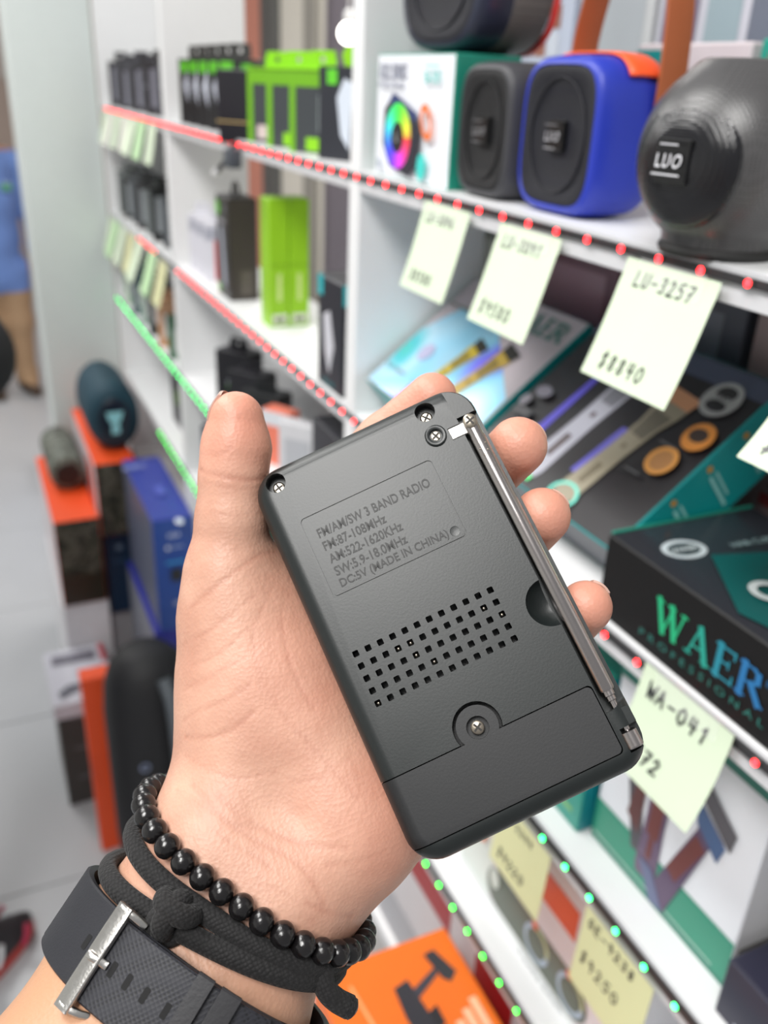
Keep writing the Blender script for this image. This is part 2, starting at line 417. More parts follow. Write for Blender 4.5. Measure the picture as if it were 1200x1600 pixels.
def cone_d(p, a, b):
    """distance to a round cone from a to b, both (x, y, z, r)"""
    a = np.asarray(a, np.float32); b = np.asarray(b, np.float32)
    ba = b[:3] - a[:3]; l2 = float(ba @ ba) + 1e-9
    q = p - a[:3]
    t = np.clip((q @ ba) / l2, 0, 1)
    d = q - t[..., None] * ba
    return np.sqrt((d * d).sum(-1)) - (a[3] + t * (b[3] - a[3]))

def smin(a, b, k):
    h = np.maximum(k - np.abs(a - b), 0) / k
    return np.minimum(a, b) - h * h * k * .25

def chain_d(p, ch, k):
    d = None
    for a, b in zip(ch[:-1], ch[1:]):
        e = cone_d(p, a, b); d = e if d is None else smin(d, e, k)
    return d

def hand_d(p):
    p = np.asarray(p, np.float32)
    palm = None
    for ch in PALM:
        e = chain_d(p, ch, 10.); palm = e if palm is None else smin(palm, e, 14.)
    for ch in ARM:
        palm = smin(palm, chain_d(p, ch, 20.), 16.)
    palm = smin(palm, chain_d(p, [ARM[0][0], PALM[0][3]], 8.), 14.)
    palm = smin(palm, chain_d(p, [ARM[1][0], PALM[5][0]], 8.), 14.)
    f = None
    for ch in FING:
        e = chain_d(p, ch, 3.); f = e if f is None else smin(f, e, 1.2)
    d = smin(palm, f, 7.)
    return smin(d, chain_d(p, THUMB, 4.), 8.)

def contour(c, nrm, off, n=240, rmax=75.):
    """closed loop at distance off from the skin, in the plane through c with normal nrm; returns points, outward normals"""
    c = np.asarray(c, float); w = np.asarray(nrm, float); w = w / np.linalg.norm(w)
    e1 = np.cross(w, (0, 0, 1.)); e1 /= np.linalg.norm(e1); e2 = np.cross(w, e1)
    th = np.linspace(0, 2 * np.pi, n, endpoint=False)
    dirs = np.cos(th)[:, None] * e1 + np.sin(th)[:, None] * e2
    rs = np.arange(2., rmax, .4)
    P = c + dirs[:, None, :] * rs[None, :, None]
    D = hand_d(P.reshape(-1, 3)).reshape(n, -1) - off
    i = np.argmax(D > 0, axis=1); i = np.maximum(i, 1)
    ar = np.arange(n); d0, d1 = D[ar, i - 1], D[ar, i]
    r = rs[i - 1] + .4 * np.clip(-d0 / (d1 - d0 + 1e-9), 0, 1)
    for _ in range(3): r = (np.roll(r, 1) + 2 * r + np.roll(r, -1)) / 4
    pts = c + dirs * r[:, None]
    tan = np.roll(pts, -1, 0) - np.roll(pts, 1, 0); tan /= np.linalg.norm(tan, axis=1)[:, None]
    nor = np.cross(tan, w)
    if ((nor * dirs).sum(1)).mean() < 0: nor = -nor
    return pts, nor, w

def resample(pts, step=None, n=None, closed=True):
    P = np.vstack([pts, pts[:1]]) if closed else np.asarray(pts)
    L = np.r_[0, np.cumsum(np.linalg.norm(np.diff(P, axis=0), axis=1))]
    if n is None: n = int(round(L[-1] / step))
    t = np.linspace(0, L[-1], n, endpoint=not closed)
    return np.stack([np.interp(t, L, P[:, k]) for k in range(3)], 1)
# ---------------------------------------------------------------- the shop shell
m_tile = M('floor_tile', (172, 174, 177), rough=.28, var=.05, scale=6., bump=.05, bscale=60)
m_grout = M('floor_grout', (150, 150, 150), rough=.8)
fl = struct(box('floor', -2.6, 2.2, -1.6, 8.2, -.06, -.004, m_grout, bev=0))
tile_me = None
for i in range(8):
    for j in range(16):
        x, y = -2.6 + .6 * i, -1.45 + .6 * j
        if tile_me is None:
            t = box('tile', .0015, .5985, .0015, .5985, -.012, 0, m_tile, fl, bev=.001); tile_me = t.data
        else: t = link('tile', tile_me, fl)
        t.location = (x, y, 0)
m_wall = M('wall_paint', (226, 228, 226), rough=.7, bump=.05, bscale=90)
struct(box('wall_left', -2.66, -2.6, -1.6, 8.2, 0, 3.1, m_wall, bev=0))
struct(box('wall_back', -2.6, 2.2, 8.2, 8.26, 0, 3.1, M('wall_back_paint', (176, 160, 150), rough=.7), bev=0))
struct(box('wall_right', 1.6, 1.66, -1.6, 8.2, 0, 3.1, M('wall_cream', (222, 216, 204), rough=.65), bev=0))
# wall dressing seen through the open shelf bay
box('painted_panel', -.006, 0, 5.02, 6.6, 0, 2.6, M('salmon_paint', (214, 142, 122), rough=.6), bpy.data.objects['wall_right'], bev=.001, loc=(1.6, 0, 0))
struct(box('trim_1', 1.56, 1.6, 4.80, 5.01, 0, 2.6, M('door_frame_dark', (92, 92, 90), rough=.5), bev=.003))
struct(box('trim_2', 1.575, 1.6, 4.24, 4.40, 0, 2.6, M('trim_grey', (150, 146, 138), rough=.5), bev=.003))
d1 = struct(box('door_1', 1.57, 1.6, 3.2, 4.10, 0, 2.5, M('door_slate', (104, 98, 106), rough=.4), bev=.003))
box('door_panel', -.012, 0, 3.3, 4.0, .2, 1.2, M('door_slate_panel', (118, 112, 120), rough=.4), d1, bev=.003, loc=(1.57, 0, 0))
box('door_panel', -.012, 0, 3.3, 4.0, 1.3, 2.35, MATS['door_slate_panel'], d1, bev=.003, loc=(1.57, 0, 0))
lamp = thing('globe_lamp', 'glowing white globe lamp hanging by the slate door', 'lamp', (1.3, 3.174, 1.741))
bm = bmesh.new(); bmesh.ops.create_uvsphere(bm, u_segments=24, v_segments=16, radius=.033); bm_obj('globe', bm, M('lamp_glass', (255, 252, 244), rough=.3, emit=(255, 250, 240), estr=9.), lamp, 60)
bm_obj('socket', lathe_bm([(.0, .03), (.017, .03), (.017, .06), (.008, .07), (0, .07)], 16), M('lamp_socket', (220, 220, 220)), lamp, 40)
bm_obj('cord', tube_bm([(0, 0, .068), (0, 0, 1.1)], .003, 8), MATS['lamp_socket'], lamp, 40)
# square pillar standing past the end of the shelves
m_pil = M('pillar_paint', (214, 222, 220), rough=.38, var=.03, bump=.03, bscale=40)
struct(box('wall_pillar', .166, .354, 2.45, 2.64, 0, 3.1, m_pil, bev=.004, seg=2))

# ---------------------------------------------------------------- shelving
L1, L2, L3, L4, L5 = 1.522, 1.279, 1.068, .862, .64
XF, XB = .357, .502
m_white = M('white_melamine', (236, 237, 238), rough=.35, var=.02, bump=.02, bscale=60)
m_edge = M('grey_edge_band', (206, 207, 210), rough=.35, var=.03)
shelf = thing('display_shelving', 'white melamine display shelving with lit shelf edges along the aisle', 'shelves', (.43, 1.2, 0))
def sp(name, x0, x1, y0, y1, z0, z1, mat=m_white, par=shelf, bev=.0012):
    o = box(name, x0 - par.location.x, x1 - par.location.x, y0 - par.location.y, y1 - par.location.y, z0, z1, mat, par, bev=bev); return o
BAYS = ((-.02, .838), (.862, 1.697), (1.721, 2.4240))
for y0, y1 in BAYS:
    for z in (L1, L2, L3, L4, L5, .12):
        o = sp('shelf_board', XF + .002, XB, y0, y1, z - .018, z)
        e = box('edge_band', XF - .43, XF + .0025 - .43, y0 - 1.2, y1 - 1.2, z - .0185, z + .0002, m_edge, shelf, bev=.0004)
for y0 in (-.044, .838, 1.697, 2.4245): sp('upright_panel', XF, XB, y0, y0 + .024, 0, 1.98)
sp('kickboard', XF + .02, XF + .035, -.02, 2.446, 0, .1)
sp('back_panel', XB, XB + .006, 1.721, 2.424, .1, 1.98)
sp('back_panel', XB, XB + .006, .862, 1.697, .1, L2 - .018)
sp('back_panel', XB, XB + .006, -.02, .838, .1, L2 - .018)
sp('slotted_standard', XB - .012, XB, 1.80, 1.826, L4, 1.98, M('steel_standard', (150, 152, 146), rough=.4, metal=.3))
# second row of shelving behind, seen through the open backs
rear = thing('rear_shelving', 'second white shelving row standing behind the speaker shelf', 'shelves', (.62, .5, 0))
def rp_(name, x0, x1, y0, y1, z0, z1): return box(name, x0 - .62, x1 - .62, y0 - .5, y1 - .5, z0, z1, m_white, rear, bev=.0012)
for z in (L1, L2, L3): rp_('shelf_board', .506, .76, -.02, 1.06, z - .018, z)
for y in (-.044, 1.06): rp_('upright_panel', .512, .76, y, y + .024, 0, 1.9)

# ---------------------------------------------------------------- LED strips, one along each lit shelf edge
def led_strip(name, label, z, col, core, ys, strength, tape=.0034):
    root = thing(name, label, 'light strip', (XF - .001, 1.2, z), group='light strips along the shelf edges')
    y0, y1 = min(ys) - .03, max(ys) + .012
    box('tape', -.0012, .0012, y0 - 1.2, y1 - 1.2, -tape, tape, M('strip_tape', (44, 44, 46), rough=.4), root, bev=0)
    m = M('diode_%d_%d_%d' % col, core, rough=.3, emit=col, estr=strength, var=0)
    mh = M('diode_case', (90, 84, 80), rough=.4)
    bm = prism_bm(rrect(-.0025, .0025, -.0025, .0025, .0006, 2), 0, .0016); me = bpy.data.meshes.new('led')
    bmesh.ops.recalc_face_normals(bm, faces=bm.faces); bm.to_mesh(me); bm.free(); me.materials.append(mh)
    bm = lathe_bm([(0, .0014), (.0021, .0014), (.0019, .0022), (.001, .0026), (0, .0026)], 12); ml = bpy.data.meshes.new('lens')
    bmesh.ops.recalc_face_normals(bm, faces=bm.faces); bm.to_mesh(ml); bm.free(); ml.materials.append(m)
    for y in ys:
        o = link('led', me, root); o.location = (-.0011, y - 1.2, 0); o.rotation_euler = (0, -PI / 2, 0)
        link('lens', ml, o)
    return root
P_ = .0334
ys1 = [.334 + P_ * k for k in range(-8, 61)]; ys2 = [.358 + P_ * k for k in range(-8, 60) if .358 + P_ * k < 2.03 and not (1.68 < .358 + P_ * k < 1.84)]
led_strip('led_strip', 'red light strip on the speaker shelf edge, topmost of the strips', L1 - .005, (255, 20, 26), (255, 70, 70), ys1, 15, .0022)
led_strip('led_strip', 'red light strip on the shelf edge under the hair trimmer boxes', L2 - .005, (255, 20, 26), (255, 70, 70), ys2, 15, .0026)
led_strip('led_strip', 'green light strip on the shelf edge below the white trimmer box', L3 - .005, (30, 255, 108), (120, 255, 180), [.266 + .0311 * k for k in range(-6, 70)], 16)
led_strip('led_strip', 'green light strip on the lowest lit shelf edge', L4 - .005, (36, 255, 52), (120, 255, 150), [.42 + .0300 * k for k in range(-10, 52)], 16)
# ---------------------------------------------------------------- pocket radio, held up to the camera, back side out
RM = Matrix(((.89154, -.16509, -.42181), (-.18556, .71638, -.67259), (.41321, .67790, .60805))).to_4x4(); RM.translation = (.10593, .18505, 1.45647)
radio = thing('pocket_radio', 'black plastic pocket radio held in the hand, its back with folded antenna showing', 'radio'); radio.matrix_world = RM
def radio_mat(name, rgb, rough):
    m = M(name, rgb, rough=rough, var=.10, scale=55., bump=.025, bscale=1400., spec=.55); return m
m_case = radio_mat('radio_black_plastic', (23, 28, 28), .38)
m_door = radio_mat('radio_door_plastic', (25, 26, 28), .46)
m_steel = M('antenna_chrome', (172, 166, 164), rough=.24, metal=1., var=.05, scale=200)
m_screw = M('screw_nickel', (168, 158, 144), rough=.34, metal=1., var=.08, scale=300)
mm = .001
x0, x1, y0, y1, TH = -30., 42., -53., 69., 27.
rings = []
def ring_at(d, n, r=9.): return [(x * mm, y * mm, n * mm) for x, y in rrect(x0 + d, x1 - d, y0 + d, y1 - d, max(r - d, 1.), 8)]
for a in np.linspace(0, 90, 5): rings.append(ring_at(3.5 * (1 - math.sin(math.radians(a))), -TH + 3.5 * (1 - math.cos(math.radians(a)))))
for a in np.linspace(0, 90, 8): rings.append(ring_at(5. * (1 - math.cos(math.radians(a))), -5. + 5. * math.sin(math.radians(a))))
body = bm_obj('case', rings_bm(rings), m_case, radio)
sc = lambda pts: [(a * mm, b * mm) for a, b in pts]
def arc(cx, cy, r, a0, a1, n=14): return [(cx + r * math.cos(math.radians(a0 + (a1 - a0) * i / n)), cy + r * math.sin(math.radians(a0 + (a1 - a0) * i / n))) for i in range(n + 1)]
def door_outline(g, ra):
    yt, yb, xr = -27.8 + g, -47.6 - g, 34.4 + g; cx, cy = 1.2, -25.0
    a_end = math.degrees(math.asin(max(-1, min(1, (yt - cy) / ra))))
    pts = [(-45, yb), (xr - 1.5, yb)] + arc(xr - 1.5, yb + 1.5, 1.5, -90, 0, 4) + arc(xr - 1.5, yt - 1.5, 1.5, 0, 90, 4)
    pts += arc(cx, cy, ra, a_end, 180 - a_end, 20) + [(-45, yt)]
    return sc(pts)
# battery door: the piece of shell inside the seam
door = link('battery_door', body.data.copy(), radio)
boolean(door, prism_bm(door_outline(-.16, 6.0), -9.6 * mm, 6 * mm), 'INTERSECT')
boolean(body, prism_bm(door_outline(.16, 7.0), -9.8 * mm, 6 * mm))
cyl = lambda cx, cy, r, a, b, n=24: prism_bm(sc([(cx + r * math.cos(2 * PI * i / n), cy + r * math.sin(2 * PI * i / n)) for i in range(n)]), a * mm, b * mm)
boolean(door, cyl(1.2, -25.2, 3.2, -2.6, 3))
# case: raised floor under the door gap is its own solid; antenna channel, recesses, grille holes, rating plate
ch = [(34.9, 58.6), (60, 58.6), (60, -31.5), (42.5, -34.5), (36.2, -36.6), (34.9, -36.6)]
boolean(body, prism_bm(sc(ch), -4.6 * mm, 8 * mm))
boolean(body, prism_bm(sc([(36.0, -41.8), (60, -41.8), (60, -48.6), (36.0, -48.6)]), -5.2 * mm, 8 * mm))
boolean(body, prism_bm(sc([(31., 56.3), (36, 56.3), (36, 52.4), (31., 52.4)]), -1.4 * mm, 3 * mm))
boolean(body, prism_bm(sc([(33.6, 90), (60, 90), (60, 57), (34.9, 57)]), -2.1 * mm, 8 * mm))
bmc = lathe_bm([(0, -4.5 * mm), (1.8 * mm, -4.4 * mm), (3.6 * mm, -3.8 * mm), (5.2 * mm, -2.7 * mm), (6.4 * mm, -1.2 * mm), (7.0 * mm, .1 * mm), (7.5 * mm, 2 * mm), (0, 2 * mm)], 36)
bmesh.ops.translate(bmc, verts=bmc.verts, vec=(35 * mm, -2.6 * mm, 0)); boolean(body, bmc)
for cx, cy, r in ((-22.2, 63.9, 3.1), (27.3, 64.2, 3.1)): boolean(body, cyl(cx, cy, r, -5.5, 4))
boolean(body, cyl(27.0, 55.9, 2.6, -2.2, 4))
holes = bmesh.new()
for i in range(12):
    for j in range(5):
        hx, hy = -21.2 + 42.4 * i / 11, 7.6 - 15.2 * j / 4
        prism_bm(sc(rrect(hx - .9, hx + .9, hy - .9, hy + .9, .3, 2)), -6.5 * mm, 2 * mm, holes)
boolean(body, holes)
# rating plate: a fine sunken outline
pl = bmesh.new(); o_ = sc(rrect(-20.3, 22.5, 24.6, 50.2, 1.4, 5)); i_ = sc(rrect(-19.85, 22.05, 25.05, 49.75, 1.1, 5)); n_ = len(o_)
lo_o = [pl.verts.new(p + (-.35 * mm,)) for p in o_]; lo_i = [pl.verts.new(p + (-.35 * mm,)) for p in i_]; hi_o = [pl.verts.new(p + (1 * mm,)) for p in o_]; hi_i = [pl.verts.new(p + (1 * mm,)) for p in i_]
for k in range(n_):
    q = (k + 1) % n_
    pl.faces.new((lo_o[k], lo_o[q], hi_o[q], hi_o[k])); pl.faces.new((lo_i[q], lo_i[k], hi_i[k], hi_i[q])); pl.faces.new((lo_o[q], lo_o[k], lo_i[k], lo_i[q])); pl.faces.new((hi_o[k], hi_o[q], hi_i[q], hi_i[k]))
boolean(body, pl)
for o in (body, door):
    o.data.materials.clear(); shade_auto(o.data, 32)
body.data.materials.append(m_case); door.data.materials.append(m_door)
# the sunken floor under the door and behind the grille
box('inner_tray', -24 * mm, 33 * mm, -46.5 * mm, -19.5 * mm, -9.7 * mm, -6 * mm, m_door, radio, bev=0)
# grommet ring around the small screw by the antenna hinge
bm_obj('screw_boss', lathe_bm([(1.9 * mm, -1.6 * mm), (1.9 * mm, .55 * mm), (2.3 * mm, .75 * mm), (2.9 * mm, .75 * mm), (3.3 * mm, .45 * mm), (3.3 * mm, -.3 * mm)], 28), m_case, radio, 30, (27 * mm, 55.9 * mm, 0))
def screw(x, y, n, r, rot=0.):
    bm = lathe_bm([(0, -1.2 * mm), (r * mm, -1.2 * mm), (r * mm, -.25 * mm), (r * .75 * mm, .05 * mm), (0, .1 * mm)], 20)
    o = bm_obj('screw', bm, m_screw, radio, 30, (x * mm, y * mm, n * mm)); o.rotation_euler = (0, 0, rot)
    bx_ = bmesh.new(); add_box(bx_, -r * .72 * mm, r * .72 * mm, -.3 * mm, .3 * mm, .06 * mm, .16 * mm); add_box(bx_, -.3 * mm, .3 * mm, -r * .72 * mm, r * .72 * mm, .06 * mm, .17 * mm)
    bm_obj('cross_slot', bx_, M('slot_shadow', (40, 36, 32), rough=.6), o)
screw(27.0, 55.9, -.2, 1.75, .4); screw(1.2, -25.2, -1.0, 1.95, .5); screw(-22.2, 63.2, -4.2, 1.9, .2); screw(27.3, 63.5, -4.2, 1.9, .7)
# moulded lettering: same plastic as the case, relief shadows painted in as darker colour
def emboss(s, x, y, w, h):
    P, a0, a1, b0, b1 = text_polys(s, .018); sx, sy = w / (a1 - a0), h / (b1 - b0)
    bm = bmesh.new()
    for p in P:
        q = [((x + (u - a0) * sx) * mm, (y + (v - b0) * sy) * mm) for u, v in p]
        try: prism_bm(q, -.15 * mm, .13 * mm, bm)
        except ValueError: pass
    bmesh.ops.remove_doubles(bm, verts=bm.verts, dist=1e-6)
    o = bm_obj('moulded_lettering', bm, radio_mat('radio_letter_shade', (8, 9, 9), .5), radio)
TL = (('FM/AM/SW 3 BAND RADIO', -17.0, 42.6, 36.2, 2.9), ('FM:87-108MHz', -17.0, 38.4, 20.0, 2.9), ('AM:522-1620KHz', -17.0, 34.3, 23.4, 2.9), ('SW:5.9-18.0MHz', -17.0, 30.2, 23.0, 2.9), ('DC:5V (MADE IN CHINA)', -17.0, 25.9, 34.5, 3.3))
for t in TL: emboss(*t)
bm_obj('ejector_mark', lathe_bm([(0, -.1 * mm), (1.5 * mm, -.1 * mm), (1.5 * mm, .07 * mm), (1.3 * mm, .03 * mm), (0, .03 * mm)], 20), m_case, radio, 20, (19.6 * mm, 27.4 * mm, 0))
# bits of circuit showing through a few holes
for (i, j) in ((4, 1), (3, 1), (4, 2), (5, 3), (11, 2), (0, 4), (10, 1)):
    hx, hy = -21.2 + 42.4 * i / 11, 7.6 - 15.2 * j / 4
    bx_ = bmesh.new(); bmesh.ops.create_icosphere(bx_, subdivisions=1, radius=.75 * mm); bm_obj('solder_joint', bx_, m_screw, radio, 60, (hx * mm, hy * mm, -1.6 * mm))
# telescopic antenna
ant = bm_obj('antenna', lathe_bm([(0, 50.5 * mm), (2.4 * mm, 50.5 * mm), (2.4 * mm, -30.6 * mm), (2.15 * mm, -31.2 * mm), (1.7 * mm, -31.2 * mm), (1.7 * mm, -32.6 * mm), (1.35 * mm, -32.8 * mm), (1.35 * mm, -34.0 * mm), (1.0 * mm, -34.2 * mm), (.9 * mm, -43 * mm), (0, -43 * mm)], 28, axis='y'), m_steel, radio, 30, (38.0 * mm, 0, -1.2 * mm))
bm_obj('tip_cap', lathe_bm([(0, -42.8 * mm), (1.6 * mm, -42.8 * mm), (2.5 * mm, -43.2 * mm), (2.55 * mm, -47.4 * mm), (2.3 * mm, -47.8 * mm), (0, -47.8 * mm)], 28, axis='y'), m_steel, ant, 30)
bm_obj('hinge', lathe_bm([(0, 50.0 * mm), (2.3 * mm, 50.0 * mm), (2.3 * mm, 54.2 * mm), (1.9 * mm, 56.4 * mm), (1.2 * mm, 57.4 * mm), (0, 57.6 * mm)], 24, axis='y'), m_steel, ant, 30)
screw(38.0, 55.3, 1.75, 2.15, .3)
for a_, b_ in ((-1.1, 46.2), (.9, 45.2), (-.7, 44.0), (1.2, 47.4)):
    bx_ = bmesh.new(); bmesh.ops.create_icosphere(bx_, subdivisions=1, radius=.28 * mm); bm_obj('crimp_dimple', bx_, m_screw, ant, 60, (a_ * mm, b_ * mm, math.sqrt(2.4 ** 2 - a_ ** 2) * mm))
box('contact_plate', 31.0 * mm, 36.6 * mm, 52.6 * mm, 56.2 * mm, -1.6 * mm, -.2 * mm, M('contact_tin', (206, 202, 196), rough=.42, metal=.8), radio, bev=.0002)
bm_obj('antenna_clip', prism_bm(sc(rrect(35.2, 41.2, -41.6, -36.8, .8, 4)), -5 * mm, -.5 * mm), m_case, radio, 30)
for x_ in (-12., 24.): box('foot', (x_ - 2.2) * mm, (x_ + 2.2) * mm, -54.0 * mm, -52.6 * mm, -16 * mm, -12 * mm, m_door, radio, bev=.0003)
# ---------------------------------------------------------------- the hand holding the radio
CREASES = [(0.5, 0.3, [(-80.5, 3.2, -12.6), (-73.9, -4.4, -8.1), (-66.1, -9.9, -8.2), (-57.2, -12.2, -9.6)]),
           (0.5, 0.3, [(-86.3, -4.9, -11.0), (-78.9, -13.0, -6.0), (-71.6, -21.7, -6.4), (-63.5, -27.5, -8.6)]),
           (0.5, 0.3, [(-81.2, -14.3, -5.4), (-76.4, -22.9, -4.2), (-70.3, -31.4, -5.0), (-65.9, -39.0, -5.7)]),
           (0.5, 0.3, [(-69.8, -39.7, -4.4), (-65.5, -45.0, -5.5), (-63.0, -53.6, -8.5)]),
           (0.5, 0.28, [(-32.0, 44.4, -16.1), (-38.6, 35.5, -9.0), (-43.2, 31.1, -7.0)]),
           (0.5, 0.25, [(-30.0, 78.9, 2.7), (-34.6, 78.8, 1.6), (-37.1, 81.2, 0.5)]),
           (0.5, 0.3, [(-67.9, 26.1, -9.1), (-58.8, 25.4, -5.5), (-48.3, 28.2, -5.8), (-42.4, 30.8, -7.6)]),
           (0.5, 0.3, [(-36.6, -17.8, -12.6), (-46.0, -19.2, -10.0), (-54.2, -16.9, -10.1)]),
           (0.5, 0.3, [(-38.1, -45.5, -14.4), (-45.5, -44.5, -11.8), (-53.9, -41.7, -9.2)]),
           (0.8, 0.55, [(-41.9, 79.1, -3.1), (-37.1, 73.7, 0.3), (-31.5, 69.7, -0.5), (-26.7, 68.6, -4.8), (-24.0, 70.5, -10.5)]),
           (0.6, 0.3, [(-42.1, 74.7, -2.1), (-36.7, 69.7, -0.1), (-30.3, 66.8, -3.2), (-25.9, 67.5, -8.6)]),
           (0.7, 0.4, [(-32.0, 48.5, -16.2), (-36.5, 47.9, -8.7), (-43.4, 45.7, -4.7), (-51.8, 43.6, -3.8), (-60.8, 41.9, -6.9)]),
           (0.6, 0.25, [(-43.6, 64.7, -1.8), (-37.0, 60.3, -2.2), (-30.2, 59.8, -8.4)]),
           (0.6, 0.35, [(-42.1, 36.9, -6.7), (-50.9, 34.1, -4.9), (-60.1, 32.7, -5.9), (-68.8, 33.4, -11.6)]),
           (0.6, 0.35, [(-47.0, 22.0, -6.7), (-56.6, 20.7, -5.6), (-65.5, 20.4, -7.3), (-72.7, 21.1, -10.9)]),
           (0.6, 0.35, [(-53.6, 13.2, -5.7), (-62.4, 12.2, -6.1), (-71.0, 13.2, -8.6), (-76.9, 12.8, -12.3)]),
           (0.7, 0.5, [(-55.9, 5.8, -6.4), (-63.0, 3.9, -7.0), (-70.1, 4.7, -7.9), (-78.5, 8.0, -12.5)]),
           (0.7, 0.35, [(-80.7, -5.3, -8.9), (-75.3, -17.0, -5.4), (-69.7, -26.7, -6.5), (-62.6, -35.2, -7.3), (-59.2, -43.2, -7.6), (-58.8, -50.6, -9.3)]),
           (0.7, 0.35, [(-74.5, -11.8, -6.7), (-67.7, -23.6, -7.8), (-58.1, -33.4, -8.9), (-47.2, -39.8, -10.2)]),
           (0.7, 0.4, [(-62.5, -48.0, -6.7), (-59.1, -53.0, -10.4), (-54.5, -58.2, -18.1)]),
           (0.6, 0.3, [(-31.0, 39.6, -16.7), (-37.6, 28.8, -10.6), (-40.7, 13.4, -8.5), (-40.1, -1.1, -10.3)]),
           (0.6, 0.25, [(-36.5, 41.2, -10.3), (-47.7, 24.8, -6.0), (-49.2, 5.1, -7.5), (-43.5, -13.5, -10.2), (-38.6, -29.5, -11.2)]),
           (0.7, 0.35, [(16.3, 78.3, -29.0)]),
           (0.6, 0.25, [(46.4, 37.2, -14.4), (51.7, 37.8, -11.2)])]
def hand_mesh(h=.92):
    lo = np.array((-296., -216., -64.)); hi = np.array((66., 108., 112.)); nb = np.ceil((hi - lo) / (8 * h)).astype(int); n = nb * 8
    cc = np.stack(np.meshgrid(*[lo[k] + h * (8 * np.arange(nb[k]) + 3.5) for k in range(3)], indexing='ij'), -1)
    D = hand_d(cc.reshape(-1, 3)).reshape(nb)
    v = D.repeat(8, 0).repeat(8, 1).repeat(8, 2).astype(np.float32)
    near = (np.abs(D) < 8 * h * .95).repeat(8, 0).repeat(8, 1).repeat(8, 2)
    ii = np.argwhere(near); p = (lo + h * ii).astype(np.float32)
    v[near] = np.concatenate([hand_d(p[i:i + 300000]) for i in range(0, len(p), 300000)])
    return surface_nets(v, lo, h)
HP, HF = hand_mesh()
def grad(P, e=.4):
    g = np.stack([hand_d(P + np.eye(3)[k] * e) - hand_d(P - np.eye(3)[k] * e) for k in range(3)], 1); return g / (np.linalg.norm(g, axis=1)[:, None] + 1e-9)
HN = grad(HP)
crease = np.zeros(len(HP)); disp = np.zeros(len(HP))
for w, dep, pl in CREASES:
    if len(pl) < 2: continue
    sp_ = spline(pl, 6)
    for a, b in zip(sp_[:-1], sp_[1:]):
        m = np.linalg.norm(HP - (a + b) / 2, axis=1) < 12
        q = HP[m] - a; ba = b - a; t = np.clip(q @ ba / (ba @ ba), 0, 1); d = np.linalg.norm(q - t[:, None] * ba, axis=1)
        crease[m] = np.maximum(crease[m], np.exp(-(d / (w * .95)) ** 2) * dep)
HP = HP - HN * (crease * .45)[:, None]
tips = np.array([THUMB[0][:3]] + [f[-1][:3] for f in FING])
pink = np.zeros(len(HP))
for t in tips: pink = np.maximum(pink, np.exp(-(np.linalg.norm(HP - t, axis=1) / 17.) ** 2))
for c, r, s in (((-30., -40., -22.), 26., .5), ((-40., 10., -16.), 24., .35)): pink = np.maximum(pink, s * np.exp(-(np.linalg.norm(HP - np.array(c), axis=1) / r) ** 2))
arm_ = np.clip((HP @ np.array((-.82, -.556, .143)) - 92.) / 25., 0, 1)
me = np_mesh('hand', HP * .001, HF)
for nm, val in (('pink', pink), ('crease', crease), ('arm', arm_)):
    at = me.attributes.new(nm, 'FLOAT', 'POINT'); at.data.foreach_set('value', val.astype(np.float32))
